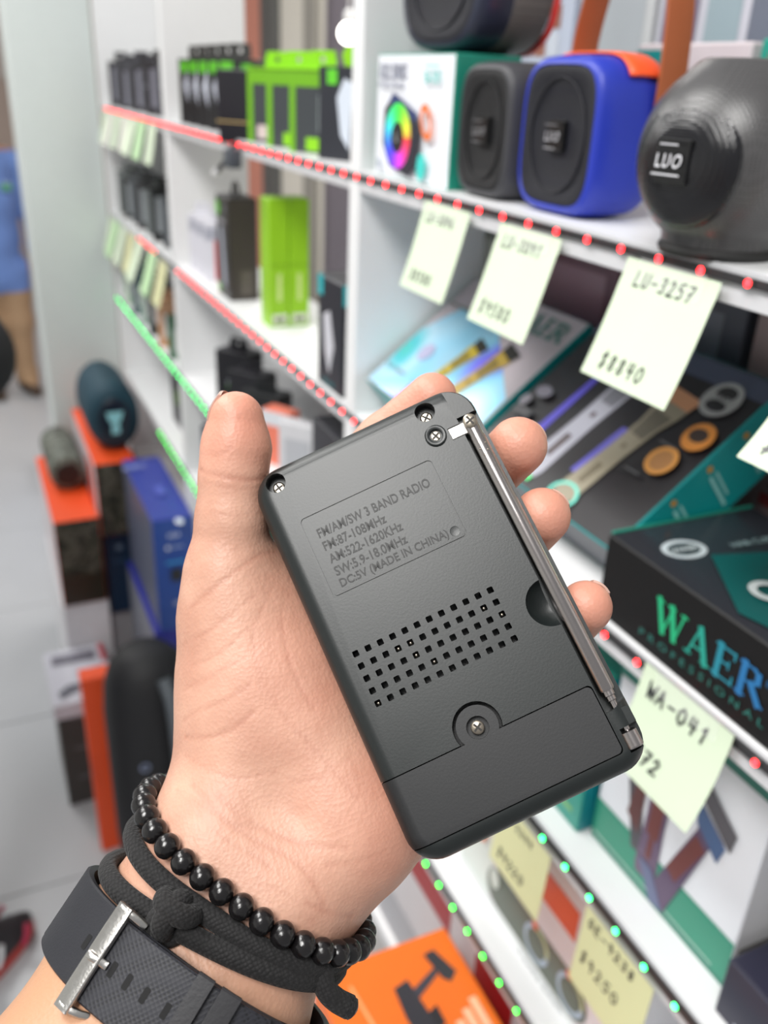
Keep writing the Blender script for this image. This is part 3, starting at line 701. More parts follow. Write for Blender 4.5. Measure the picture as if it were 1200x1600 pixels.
def skin_mat():
    m = bpy.data.materials.new('skin'); m.use_nodes = True; nt = m.node_tree; b = nt.nodes['Principled BSDF']
    def attr(n):
        a = nt.nodes.new('ShaderNodeAttribute'); a.attribute_name = n; return a.outputs['Fac']
    def mix(f, a, bc):
        x = nt.nodes.new('ShaderNodeMix'); x.data_type = 'RGBA'
        nt.links.new(f, x.inputs[0])
        if isinstance(a, tuple): x.inputs[6].default_value = a + (1,)
        else: nt.links.new(a, x.inputs[6])
        x.inputs[7].default_value = bc + (1,); return x.outputs[2]
    tc = nt.nodes.new('ShaderNodeTexCoord'); nz = nt.nodes.new('ShaderNodeTexNoise'); nz.inputs['Scale'].default_value = 55; nz.inputs['Detail'].default_value = 5
    nt.links.new(tc.outputs['Object'], nz.inputs['Vector'])
    rp = nt.nodes.new('ShaderNodeValToRGB'); rp.color_ramp.elements[0].position = .32; rp.color_ramp.elements[1].position = .7
    rp.color_ramp.elements[0].color = lin((189, 141, 120)) + (1,); rp.color_ramp.elements[1].color = lin((209, 165, 143)) + (1,)
    nt.links.new(nz.outputs['Fac'], rp.inputs['Fac'])
    c = mix(attr('arm'), rp.outputs['Color'], lin((188, 142, 110)))
    mp = nt.nodes.new('ShaderNodeMath'); mp.operation = 'MULTIPLY'; mp.inputs[1].default_value = .75; nt.links.new(attr('pink'), mp.inputs[0])
    c = mix(mp.outputs[0], c, lin((216, 142, 120)))
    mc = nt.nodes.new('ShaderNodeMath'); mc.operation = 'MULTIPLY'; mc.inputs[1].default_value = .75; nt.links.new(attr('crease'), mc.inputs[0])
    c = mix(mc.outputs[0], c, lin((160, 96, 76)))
    nt.links.new(c, b.inputs['Base Color'])
    b.inputs['Roughness'].default_value = .48; b.inputs['Subsurface Weight'].default_value = .09; b.inputs['Subsurface Radius'].default_value = (.008, .003, .0015); b.inputs['Subsurface Scale'].default_value = .4
    vo = nt.nodes.new('ShaderNodeTexVoronoi'); vo.inputs['Scale'].default_value = 900; nt.links.new(tc.outputs['Object'], vo.inputs['Vector'])
    n2 = nt.nodes.new('ShaderNodeTexNoise'); n2.inputs['Scale'].default_value = 520; n2.inputs['Detail'].default_value = 6; nt.links.new(tc.outputs['Object'], n2.inputs['Vector'])
    ad = nt.nodes.new('ShaderNodeMath'); ad.operation = 'ADD'; nt.links.new(vo.outputs['Distance'], ad.inputs[0]); nt.links.new(n2.outputs['Fac'], ad.inputs[1])
    bp = nt.nodes.new('ShaderNodeBump'); bp.inputs['Strength'].default_value = .22; bp.inputs['Distance'].default_value = .0004
    mp2 = nt.nodes.new('ShaderNodeMapping'); mp2.inputs['Rotation'].default_value = (0, 0, -.60); mp2.inputs['Scale'].default_value = (520, 75, 120); nt.links.new(tc.outputs['Object'], mp2.inputs['Vector'])
    wr = nt.nodes.new('ShaderNodeTexNoise'); wr.inputs['Scale'].default_value = 1.; wr.inputs['Detail'].default_value = 3; nt.links.new(mp2.outputs['Vector'], wr.inputs['Vector'])
    a2 = nt.nodes.new('ShaderNodeMath'); a2.operation = 'MULTIPLY_ADD'; a2.inputs[1].default_value = 1.6; nt.links.new(wr.outputs['Fac'], a2.inputs[0]); nt.links.new(ad.outputs[0], a2.inputs[2])
    nt.links.new(a2.outputs[0], bp.inputs['Height']); nt.links.new(bp.outputs['Normal'], b.inputs['Normal'])
    return m
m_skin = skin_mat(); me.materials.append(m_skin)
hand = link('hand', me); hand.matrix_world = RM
tag(hand, 'bare left hand and forearm gripping the black pocket radio', 'hand')
# thumbnail, seen edge on
m_nail = M('fingernail', (196, 160, 146), rough=.25, var=.05)
def nail(tip, prev, side, ln, wd, name='fingernail'):
    """curved plate on the back of a fingertip; side = direction the nail faces"""
    t = np.array(tip[:3], float); ax = t - np.array(prev[:3], float); ax /= np.linalg.norm(ax)
    s = np.array(side, float); s -= ax * (s @ ax); s /= np.linalg.norm(s); w = np.cross(ax, s); r = tip[3]
    V, F = [], []; nu, nv = 9, 8
    for k, off in enumerate((.45, -.5)):
        for i in range(nu):
            for j in range(nv):
                a = (i / (nu - 1) - .5) * 2 * wd; u = (j / (nv - 1) - .62) * ln
                uu = u + (ln * .10 if j == nv - 1 else 0) * (1 - (2 * i / (nu - 1) - 1) ** 2)
                rr = r + off - .11 * max(0, uu + 2.5) ** 1.7
                V.append(tuple((t + ax * (uu + 2.5) + rr * (math.cos(a) * s + math.sin(a) * w)) * .001))
    q = lambda k, i, j: k * nu * nv + i * nv + j
    for k in (0, 1):
        for i in range(nu - 1):
            for j in range(nv - 1):
                f = (q(k, i, j), q(k, i + 1, j), q(k, i + 1, j + 1), q(k, i, j + 1)); F.append(f if k == 0 else f[::-1])
    rim = [(i, 0) for i in range(nu)] + [(nu - 1, j) for j in range(1, nv)] + [(i, nv - 1) for i in range(nu - 2, -1, -1)] + [(0, j) for j in range(nv - 2, 0, -1)]
    for a, b in zip(rim, rim[1:] + rim[:1]): F.append((q(0, *a), q(0, *b), q(1, *b), q(1, *a)))
    return py_obj(name, V, F, m_nail, hand, 50)
nail(THUMB[0], THUMB[1], (-.95, .35, -.25), 13, .8)
nail(FING[0][3], FING[0][2], (-.1, .25, -1.), 10, .7)
for k in (1, 2, 3): nail(FING[k][3], FING[k][2], (.15, .1, -1.), 8, .5)

# ---------------------------------------------------------------- bead bracelet
def in_plane(c, n, d): n = np.asarray(n, float); n /= np.linalg.norm(n); d = np.asarray(d, float); return np.asarray(c, float) + d - n * (d @ n)
bc = in_plane((-79.2, -36.7, -4.), (-.851, -.514, -.106), (0, 0, -22.))
lp, ln_, w_ = contour(bc, (-.851, -.514, -.106), 3.35, n=300)
bp = resample(lp, step=6.7)
bead_br = thing('bead_bracelet', 'bracelet of glossy round black beads on the wrist, nearest the palm', 'bracelet'); bead_br.matrix_world = RM
m_bead = M('black_bead', (19, 17, 18), rough=.22, var=.35, scale=350., bump=.15, bscale=700, spec=.6)
bm = bmesh.new(); bmesh.ops.create_uvsphere(bm, u_segments=20, v_segments=14, radius=.00355)
bme = bpy.data.meshes.new('bead'); bm.to_mesh(bme); bm.free(); bme.materials.append(m_bead); shade_auto(bme, 80)
for i, p in enumerate(bp):
    o = link('bead', bme, bead_br); o.location = tuple(p * .001); t = bp[(i + 1) % len(bp)] - bp[i - 1]
    o.rotation_euler = Vector(t).to_track_quat('Z', 'Y').to_euler(); o.scale = (1.04, 1.04, .96)
bm_obj('elastic_thread', tube_bm(lp[::3] * .001, .0005, 6, closed=True), M('bead_thread', (20, 20, 20)), bead_br)

# ---------------------------------------------------------------- knotted cord bracelet
def weave(name, rgb, sx):
    m = bpy.data.materials.new(name); m.use_nodes = True; nt = m.node_tree; b = nt.nodes['Principled BSDF']
    tc = nt.nodes.new('ShaderNodeTexCoord'); w1 = nt.nodes.new('ShaderNodeTexVoronoi'); w1.inputs['Scale'].default_value = sx; w1.inputs['Randomness'].default_value = .35
    nt.links.new(tc.outputs['Object'], w1.inputs['Vector'])
    rp = nt.nodes.new('ShaderNodeValToRGB'); c = lin(rgb); rp.color_ramp.elements[0].color = tuple(min(1, v * 1.5) for v in c) + (1,); rp.color_ramp.elements[1].color = tuple(v * .35 for v in c) + (1,); rp.color_ramp.elements[1].position = .75
    nt.links.new(w1.outputs['Distance'], rp.inputs['Fac']); nt.links.new(rp.outputs['Color'], b.inputs['Base Color'])
    bp_ = nt.nodes.new('ShaderNodeBump'); bp_.inputs['Strength'].default_value = .8; bp_.inputs['Distance'].default_value = .0006; bp_.invert = True
    nt.links.new(w1.outputs['Distance'], bp_.inputs['Height']); nt.links.new(bp_.outputs['Normal'], b.inputs['Normal'])
    b.inputs['Roughness'].default_value = .85; b.inputs['Sheen Weight'].default_value = .06; b.inputs['Sheen Roughness'].default_value = .5
    return m
m_cord = weave('braided_black_cord', (27, 26, 27), 900.)
cord = thing('cord_bracelet', 'knotted braided black cord bracelet between the beads and the watch', 'bracelet'); cord.matrix_world = RM
for c0, n0, sh in (((-82.9, -46.3, -5.2), (-.819, -.563, -.114), -1.8), ((-85.2, -46.0, -5.6), (-.757, -.654, -.004), 2.6)):
    n0 = np.array(n0) / np.linalg.norm(n0); cc = in_plane(c0, n0, (0, 0, -20.)) + n0 * sh
    q, qn, _ = contour(cc, n0, 2.2, n=160)
    bm_obj('cord_loop', tube_bm(q * .001, .0031, 12, closed=True, flat=(qn, .82)), m_cord, cord, 70)
kc = np.array((-94.6, -35.4, 3.2))
def knot_loop(c, R, r, nrm, squash=1.):
    nrm = np.array(nrm, float); nrm /= np.linalg.norm(nrm); e = np.cross(nrm, (0, 0, 1.)); e /= np.linalg.norm(e); g = np.cross(nrm, e)
    th = np.linspace(0, 2 * PI, 28, endpoint=False)
    return tube_bm((c + R * (np.cos(th)[:, None] * e + squash * np.sin(th)[:, None] * g)) * .001, r * .001, 12, closed=True)
bm = knot_loop(kc, 4.3, 3.3, (.55, -.75, .2)); knot_loop
kn = bm_obj('knot', bm, m_cord, cord, 70)
for R_, r_, nr_, dc in ((4.2, 3.2, (.80, .58, .12), (2.4, 1.6, .4)), (3.6, 3.0, (.2, -.5, .85), (-1.6, -1.4, .6))):
    bm_obj('knot_turn', knot_loop(kc + np.array(dc), R_, r_, nr_), m_cord, kn, 70)
tl = spline([(-66.2, -66.5, -12.5), (-67.6, -70.6, -11.2), (-66.7, -75.2, -13.6), (-64.3, -79.0, -15.4)], 8)
bm_obj('cord_tail', tube_bm(tl * .001, np.linspace(3.0, 3.3, len(tl)) * .001, 12), m_cord, cord, 60)
bm_obj('sealed_end', tube_bm(np.array([(-64.9, -78.1, -14.9), (-63.9, -79.7, -15.6), (-63.5, -80.4, -15.9)]) * .001, [.0033, .0030, .0018], 12), M('melted_cord', (26, 26, 28), rough=.3, bump=.6, bscale=900), cord, 60)

# ---------------------------------------------------------------- wrist watch: strap side up
watch = thing('wrist_watch', 'wrist watch with dark navy rubber strap and brushed steel buckle', 'watch'); watch.matrix_world = RM
ax = np.array((-.82, -.556, .143)); ax /= np.linalg.norm(ax)
wc = in_plane((-108., -45.5, 8.5), ax, (-2., 1., -22.)); sp_, sn_, _ = contour(wc, ax, 1.3, n=360)
N_ = len(sp_)
m_strap = M('navy_rubber', (31, 32, 38), rough=.55, var=.06, scale=150, bump=.12, bscale=1500)
m_dots = mesh_mat('perforated_rubber', (36, 37, 44), 900., rough=.55, depth=.15)
def band(name, i0, i1, off0, off1, wid, mat, parent, taper=None, wid_fn=None, step=2, rnd=.5):
    """solid band along the loop from index i0 to i1"""
    idx = list(range(i0, i1 + 1, step)); rings = []
    for k, i in enumerate(idx):
        p, n = sp_[i % N_], sn_[i % N_]; f = k / max(1, len(idx) - 1); w = (wid_fn(f) if wid_fn else wid) / 2
        prof = [(-w, off0 + rnd), (-w + rnd * .3, off0), (w - rnd * .3, off0), (w, off0 + rnd), (w, off1 - rnd), (w - rnd, off1), (-w + rnd, off1), (-w, off1 - rnd)]
        rings.append([tuple((p + n * o + ax * a) * .001) for a, o in prof])
    return bm_obj(name, rings_bm(rings), mat, parent, 40)
def idx_near(pt):
    return int(np.argmin(np.linalg.norm(sp_ - np.array(pt, float), axis=1)))
ib = idx_near((-113., -36., 5.)); ik = idx_near((-92.5, -63., 6.4))
WATCH_DIR = 1 if np.linalg.norm(sp_[(ib + 40) % N_] - np.array((-92.5, -63., 6.4))) < np.linalg.norm(sp_[(ib - 40) % N_] - np.array((-92.5, -63., 6.4))) else -1
if WATCH_DIR < 0:
    sp_ = sp_[::-1]; sn_ = sn_[::-1]; ib = idx_near((-113., -36., 5.)); ik = idx_near((-92.5, -63., 6.4))
s1 = band('strap', ib - 75, ib + 95, 0., 2.3, 22, m_strap, watch)
s2 = band('strap_tongue', ib - 4, ib + 88, 2.4, 4.7, 22, m_dots, watch)
# holes down the middle of both layers
m_hole = M('strap_hole', (10, 10, 12), rough=.8)
def on_band(i, a, o): p, n = sp_[i % N_], sn_[i % N_]; return p + n * o + ax * a
for i, o in [(ib - 15, 2.32)] + [(ib + k, 4.72) for k in (17, 30, 43, 56)]:
    rg = []
    for du, dw in ((-2.2, -1.1), (2.2, -1.1), (2.2, 1.1), (-2.2, 1.1)):
        pass
    t = sp_[(i + 1) % N_] - sp_[i - 1]; t /= np.linalg.norm(t); c = on_band(i, 0, o); V = []
    for h_ in (-.6, .06):
        for u, w in rrect(-.85, .85, -2.0, 2.0, .5, 3): V.append(tuple((c + t * u + ax * w + sn_[i % N_] * h_) * .001))
    n4 = len(V) // 2; F = [list(range(n4))[::-1], list(range(n4, 2 * n4))] + [(k, (k + 1) % n4, n4 + (k + 1) % n4, n4 + k) for k in range(n4)]
    py_obj('strap_hole', V, F, m_hole, s2 if o > 3 else s1)
m_buckle = M('brushed_steel', (196, 194, 190), rough=.30, metal=1., var=.12, scale=600, bump=.1, bscale=1200)
def bar(name, pts, w, h, par, mat=m_buckle):
    """rectangular bar along points given as (index, across, height)"""
    P3 = [on_band(int(round(i)), a, o) for i, a, o in pts]; nn = [sn_[int(round(i)) % N_] for i, a, o in pts]; rings = []
    for k, p in enumerate(P3):
        t = P3[min(k + 1, len(P3) - 1)] - P3[max(k - 1, 0)]; t = t / np.linalg.norm(t); n = nn[k] - t * (nn[k] @ t); n /= np.linalg.norm(n); b = np.cross(t, n)
        rings.append([tuple((p + b * u + n * v) * .001) for u, v in rrect(-w / 2, w / 2, -h / 2, h / 2, min(w, h) * .3, 2)])
    return bm_obj(name, rings_bm(rings), mat, par, 45)
buckle = bar('buckle', [(ib + 3, -14.2, 6.0), (ib + 3, -10, 6.1), (ib + 3, -5, 6.2), (ib + 3, 0, 6.2), (ib + 3, 5, 6.2), (ib + 3, 10, 6.1), (ib + 3, 14.2, 6.0)], 4.8, 1.9, watch)
for s in (-1, 1): bar('buckle_arm', [(ib + 0, 13.2 * s, 6.0), (ib + 5, 13.2 * s, 5.9), (ib + 9, 13.1 * s, 5.2), (ib + 14, 12.8 * s, 4.0), (ib + 18, 12.4 * s, 2.6)], 2.0, 2.2, buckle)
bar('prong', [(ib + 13, 0, 5.0), (ib + 8, 0, 5.8), (ib + 3, 0, 7.4), (ib - 0.5, 0, 7.2)], 2.2, 1.7, buckle)
for k0 in (60, 70): band('keeper_loop', ib + k0, ib + k0 + 7, 4.6, 6.6, 24.5, M('keeper_rubber', (44, 44, 47), rough=.5, bump=.1, bscale=900), watch, step=1)
# case on the back of the wrist
io = (ib + N_ // 2) % N_; cpt, cn = sp_[io], sn_[io]; ct = np.cross(ax, cn)
rings = []
for o_, sc_ in ((0, .86), (1, .95), (4, 1.), (9, 1.), (11, .92), (11.6, .84)):
    rings.append([tuple((cpt + cn * o_ + ct * u * sc_ + ax * v * sc_) * .001) for u, v in rrect(-19, 19, -18, 18, 7, 5)])
bm_obj('watch_case', rings_bm(rings), M('watch_black', (30, 30, 33), rough=.3), watch, 40)
for a, b in ((ib + 95, io + (N_ if io < ib + 95 else 0) - 24), (io - (N_ if io > ib - 75 else 0) + 24, ib - 75)):
    if b - a > 4: band('strap_end', a - 2, b + 2, 0., 2.6, 22, m_strap, watch)
# ---------------------------------------------------------------- speakers on the top shelf
def squircle(w, h, n=40, e=4.):
    out = []
    for i in range(n):
        t = 2 * PI * i / n; c, s = math.cos(t), math.sin(t)
        out.append((math.copysign(abs(c) ** (2 / e), c) * w / 2, math.copysign(abs(s) ** (2 / e), s) * h / 2))
    return out
def cube_speaker(name, label, xf, xb, y0, y1, z0, z1, m_body, m_grille, logo=True, e=4.2, m_rim=None, logo_rgb=(190, 190, 196)):
    """rounded box speaker whose grille faces the aisle (-x)"""
    yc, zc, w, h, d = (y0 + y1) / 2, (z0 + z1) / 2, y1 - y0, z1 - z0, xb - xf
    root = thing(name, label, 'speaker', ((xf + xb) / 2, yc, z0)); xo = (xf + xb) / 2
    def rg(x, s): return [(x - xo, a * s, zc - z0 + b * s) for a, b in squircle(w, h, 44, e)]
    prof = [(xf + .006, .80), (xf + .002, .86), (xf, .88), (xf + .0006, .93), (xf + .004, .97), (xf + .012, .995), (xf + .02, 1.), (xb - .02, 1.), (xb - .008, .975), (xb - .002, .93), (xb, .86)]
    bm_obj('body', rings_bm([rg(x, s) for x, s in prof]), m_body, root, 50)
    g = [(xf + .004, .875), (xf + .0008, .870), (xf + .0003, .85), (xf + .0003, .77), (xf + .0012, .71), (xf + .0026, .5), (xf + .0032, .2), (xf + .0034, .03)]
    gr = bm_obj('grille', rings_bm([rg(x, s) for x, s in g], cap0=False), m_grille, root, 60)
    bm_obj('driver_ring', tube_bm([(xf + .0009 - xo, .34 * w * math.cos(t), zc - z0 + (.36 * h) * math.sin(t)) for t in np.linspace(0, 2 * PI, 40, endpoint=False)], .0007, 8, closed=True), m_grille, root, 60)
    if logo:
        box('badge', xf - .0004 - xo, xf + .004 - xo, -.009, .009, zc - z0 - .009, zc - z0 + .010, M('badge_black', (14, 14, 16), rough=.3), root, bev=.0006)
        art(root, '-x', (xf - .0006 - xo, 0, -.05, .05, 0, h), ptext(logo_rgb, 'LUO', -.0065, -.003, w=.013, h=.006, bold=.02, shear=.15) + prect(logo_rgb, -.0065, -.0075, .0065, -.0070) + prect((120, 120, 124), -.007, .0068, .007, .0075), name='badge_lettering')
    return root
m_grille_k = mesh_mat('black_cloth_grille', (17, 17, 20), 900., rough=.6, depth=.5)
m_grille_n = mesh_mat('navy_cloth_grille', (15, 16, 28), 900., rough=.6, depth=.5)
m_grey_pl = M('charcoal_plastic', (62, 62, 66), rough=.5, bump=.1, bscale=600)
m_blue_pl = M('royal_blue_plastic', (36, 56, 176), rough=.42, bump=.08, bscale=500)
m_orange = M('signal_orange', (255, 92, 40), rough=.4)
cube_speaker('portable_speaker', 'charcoal grey rounded cube speaker between the white box and blue speaker', .368, .432, .594, .671, L1, 1.617, m_grey_pl, m_grille_k, logo_rgb=(150, 150, 154))
blue = cube_speaker('portable_speaker', 'royal blue rounded cube speaker with black grille and brown strap handle', .372, .424, .496, .588, L1, 1.621, m_blue_pl, m_grille_n)
# orange roof panel and strap on the blue speaker
xo = (.372 + .424) / 2; w, h = .094, .099
sq = [(a, b) for a, b in squircle(w, h, 88, 4.2)]
top = [q for q in sq if q[1] > .036]; top.sort(key=lambda q: q[0])
V, F = [], []
for x, s in ((.392, 1.012), (.400, 1.018), (.414, 1.012), (.421, .965)):
    V += [(x - xo, a * s, h / 2 + b * s) for a, b in top]
nT = len(top)
for j in range(3):
    for i in range(nT - 1): F.append((j * nT + i, j * nT + i + 1, (j + 1) * nT + i + 1, (j + 1) * nT + i))
o = py_obj('orange_roof_panel', V, F, m_orange, blue, 60); md = o.modifiers.new('thick', 'SOLIDIFY'); md.thickness = .0015
hp = spline([(0, .0475, .058), (0, .049, .092), (0, .046, .118), (0, .034, .150), (0, .008, .171), (0, -.022, .166), (0, -.042, .138), (0, -.0475, .098), (0, -.0475, .060)], 8)
tn = np.gradient(hp, axis=0); nn = np.cross(tn, (1., 0, 0)); rings = []
for p, n in zip(hp, nn):
    n = n / np.linalg.norm(n); rings.append([tuple(p + np.array((u, 0, 0)) + n * v) for u, v in rrect(-.0105, .0105, -.0013, .0013, .001, 2)])
bm_obj('strap_handle', rings_bm(rings), M('tan_leather', (160, 84, 44), rough=.5, bump=.25, bscale=500), blue, 50, (.024, 0, 0))
# ball speaker
m_ball = mesh_mat('graphite_mesh', (78, 77, 78), 700., rough=.30, depth=.2)
bc_ = (.378, .385, L1)
ball = thing('ball_speaker', 'round graphite mesh ball speaker with black domed front', 'speaker', bc_, (0, 0, .20))
r = .0495
prof = [(.020, 0.), (.026, .0015), (.030, .005)] + [(r * math.cos(a), .0495 + r * math.sin(a)) for a in np.radians(np.arange(-52, 56, 6))] + [(.0255, .0940), (.022, .0955), (0, .0958)]
bm_obj('body', lathe_bm(prof, 48), m_ball, ball, 60)
bm_obj('front_dome', lathe_bm([(0, -.0508), (.010, -.0498), (.018, -.0474), (.025, -.0440), (.0300, -.0405), (.0318, -.0385), (.0318, -.034)], 40, axis='x'), mesh_mat('black_gloss_mesh', (24, 24, 28), 700., rough=.18, depth=.3), ball, 50, (0, 0, .047))
bm_obj('base_ring', lathe_bm([(.021, 0), (.030, 0), (.0315, .003), (.030, .006), (.021, .006)], 40), M('rubber_black', (28, 28, 28), rough=.7), ball, 40)
o = box('badge', -.0512, -.048, -.010, .010, .0375, .0585, MATS['badge_black'], ball, bev=.0006)
art(ball, '-x', (-.0515, 0, -.05, .05, 0, .096), ptext((225, 225, 230), 'LUO', -.0070, -.003, w=.014, h=.0065, bold=.015, shear=.1) + prect((220, 220, 225), -.0085, -.0065, .0085, -.0057) + prect((200, 200, 205), -.0055, .0075, .0055, .0083), name='badge_lettering')
# dark speaker standing on the white box
s4 = cube_speaker('portable_speaker', 'dark navy speaker with red rim standing on the white speaker box', .372, .440, .655, .795, 1.6226, 1.735, M('dark_navy_plastic', (44, 48, 66), rough=.3), m_grille_n, logo=False, e=3.)
sq = squircle(.140, .1124, 44, 3.)
bm_obj('red_rim', tube_bm([(.033, a * .985, .0562 + b * .985) for a, b in sq], .0028, 8, closed=True), M('red_rim', (214, 56, 50), rough=.4), s4, 60)
bm_obj('mesh_sleeve', rings_bm([[(x, a * s, .0562 + b * s) for a, b in sq] for x, s in ((-.005, 1.0), (-.004, 1.012), (.027, 1.012), (.028, 1.0))], cap0=False, cap1=False), mesh_mat('grey_sleeve', (96, 92, 90), 600.), s4, 60)

# white speaker carton with the picture of a rainbow-ringed speaker
def hsv(h, s=.75, v=1.):
    i = int(h * 6) % 6; f = h * 6 - int(h * 6); p, q, t = v * (1 - s), v * (1 - s * f), v * (1 - s * (1 - f))
    return tuple(255 * c for c in ((v, t, p), (q, v, p), (p, v, t), (p, q, v), (t, p, v), (v, p, q))[i])
m_box_w = M('carton_white', (236, 238, 244), rough=.35, var=.02); m_teal = M('carton_teal', (36, 138, 118), rough=.35)
wb, d = carton('speaker_box', 'white speaker carton with teal side and rainbow ring picture', 'box', .366, .425, .676, .822, L1, 1.622, m_teal, {'-x': m_box_w}, flap=False)
ink = (70, 78, 110)
A = ptext(ink, '0532 SERIES', -.066, .030, w=.054, h=.012, bold=.01) + ptext(ink, 'WIRELESS SPEAKER', -.066, .0235, w=.052, h=.004, bold=.02)
A += ptext((60, 190, 180), 'B-10', .028, .028, w=.025, h=.009, bold=.02) + prect((150, 220, 215), .028, .040, .053, .0415)
hexa = [(-.048, .006), (-.030, .018), (.018, .002), (.024, -.006), (.022, -.036), (.006, -.046), (-.034, -.040), (-.050, -.022)]
A += ppoly((40, 42, 54), hexa) + ppoly((46, 62, 110), [(-.040, .012), (-.030, .020), (.020, .004), (.014, -.002)])
A += pring(lambda t: hsv((t * .9 + .12) % 1., .72, 1.), -.019, -.015, .012, .026, 1.02, 40) + pdisc((22, 22, 26), -.019, -.016, .0125) + ptext((220, 220, 220), 'L', -.022, -.019, h=.007)
A += pring((240, 120, 50), .035, -.001, .006, .010, 1.5, 20, .5) + pdisc((64, 214, 204), .030, -.036, .008, .011) + pdisc((180, 188, 200), -.056, -.040, .005)
art(wb, '-x', d, A)

# ---------------------------------------------------------------- cartons on the row behind
def plain_box(name, label, x0, x1, y0, y1, z0, z1, rgb, art_layers=None, face='-x', fm=None, group=None, cat='box'):
    m = M('carton_%d_%d_%d' % rgb, rgb, rough=.4, var=.04)
    root, d = carton(name, label, cat, x0, x1, y0, y1, z0, z1, m, fm, group)
    if art_layers: art(root, face, d, art_layers)
    return root
mosaic = []
for i in range(6):
    for j in range(4): mosaic += prect(random.choice([(150, 96, 78), (172, 178, 196), (120, 84, 74), (196, 202, 214), (140, 148, 170)]), -.075 + .024 * i, -.01 + .026 * j, -.075 + .024 * i + .021, -.01 + .026 * j + .022)
plain_box('gift_box', 'pale blue carton with a brown mosaic photo behind the top speakers', .60, .70, .865, 1.04, L1, 1.76, (186, 194, 212), mosaic + ptext((90, 96, 140), 'beauty kit', -.07, -.05, w=.13, h=.022))
plain_box('gift_box', 'off-white carton standing behind the blue speaker strap', .60, .70, .742, .855, L1, 1.75, (200, 202, 204), prect((176, 182, 188), -.045, -.06, .045, .09) + prect((150, 140, 128), -.05, -.02, -.03, .10))
plain_box('gift_box', 'lilac and violet carton standing behind the ball speaker', .60, .70, .57, .735, L1, 1.74, (196, 196, 206), prect((120, 108, 128), -.075, -.02, -.03, .06) + prect((150, 168, 176), -.02, -.02, .02, .05) + prect((86, 78, 150), -.07, .075, .07, .10) + prect((110, 116, 130), .03, -.02, .075, .05))
plain_box('speaker_box', 'long pinkish white carton lying behind the blue speaker', .508, .58, .520, .640, L1, 1.634, (206, 196, 200), prect((150, 120, 190), -.055, .01, -.02, .03) + prect((30, 140, 140), -.06, .040, -.02, .052))
plain_box('speaker_box', 'teal edged dark carton with cream initials behind the ball speaker', .508, .58, .36, .512, L1, 1.636, (40, 150, 132), prect((120, 118, 100), -.068, -.05, .068, .049) + ptext((246, 244, 226), 'LUO', -.06, .012, w=.06, h=.026, bold=.03))
for y0_, y1_, rgb_, lab_ in ((.80, .95, (84, 86, 92), 'dark grey carton on the rear row below the speaker shelf, at the partition'), (.655, .79, (104, 66, 80), 'maroon carton on the rear row below the speaker shelf'), (.50, .645, (70, 72, 84), 'slate carton on the rear row beside the maroon one'), (.33, .49, (150, 130, 132), 'dusty pink carton on the rear row below the ball speaker')):
    plain_box('accessory_box', lab_, .536, .62, y0_, y1_, L2, 1.475, rgb_, prect(tuple(min(255, c + 40) for c in rgb_), -.05, -.02, .05, .07) + prect((160, 60, 60), -.04, -.06, .03, -.05))

# ---------------------------------------------------------------- leaning hair trimmer cartons
LEAN = math.radians(51)
def leaning(name, label, y0, y1, length, th, mat, fm, px=.368, pz=1.3175):
    """carton leaning back 51 degrees; local -x face is the printed front, its lower front edge at (px, pz)"""
    root = thing(name, label, 'box', (px, (y0 + y1) / 2, pz), (0, LEAN, 0)); hw = (y1 - y0) / 2
    d = (0, th, -hw, hw, 0, length)
    box('box_body', *d, mat, root, bev=.0012, facemats=fm)
    return root, d
def holo(name):
    m = bpy.data.materials.new(name); m.use_nodes = True; nt = m.node_tree; b = nt.nodes['Principled BSDF']
    tc = nt.nodes.new('ShaderNodeTexCoord'); nz = nt.nodes.new('ShaderNodeTexNoise'); nz.inputs['Scale'].default_value = 9; nz.inputs['Detail'].default_value = 1; nt.links.new(tc.outputs['Object'], nz.inputs['Vector'])
    rp = nt.nodes.new('ShaderNodeValToRGB'); el = rp.color_ramp.elements
    cols = [(.25, (70, 60, 210)), (.38, (130, 120, 250)), (.46, (150, 220, 250)), (.58, (196, 232, 250)), (.68, (90, 210, 220)), (.8, (120, 230, 120))]
    el[0].position, el[0].color = cols[0][0], lin(cols[0][1]) + (1,); el[1].position, el[1].color = cols[-1][0], lin(cols[-1][1]) + (1,)
    for p, c in cols[1:-1]: e = el.new(p); e.color = lin(c) + (1,)
    nt.links.new(nz.outputs['Fac'], rp.inputs['Fac']); nt.links.new(rp.outputs['Color'], b.inputs['Base Color'])
    b.inputs['Metallic'].default_value = .35; b.inputs['Roughness'].default_value = .28
    return m
m_holo = holo('holographic_foil'); m_greyp = M('carton_grey_lilac', (190, 180, 186), rough=.35, var=.03); m_teal2 = M('carton_bright_teal', (16, 150, 152), rough=.3, var=.06); m_black = M('carton_black', (34, 31, 34), rough=.28, var=.1)
A_, dA = leaning('trimmer_box', 'leaning grey carton with holographic panel and two golden trimmers', .628, .832, .158, .046, m_teal2, {'-x': m_greyp})
hl = [(-.098, -.076), (-.098, -.030), (-.060, .030), (-.030, .038), (.060, -.020), (.094, -.060), (.094, -.076)]
def flat_on(parent, d, pts, mat, name, off=.0004):
    x0, x1, y0, y1, z0, z1 = d
    return py_obj(name, [(x0 - off, (y0 + y1) / 2 - a, (z0 + z1) / 2 + b) for a, b in pts], [list(range(len(pts)))], mat, parent)
flat_on(A_, dA, [(-.099, -.076), (-.099, .0), (-.072, .040), (.0, .040), (.098, -.02), (.098, -.076)], m_holo, 'foil_panel')
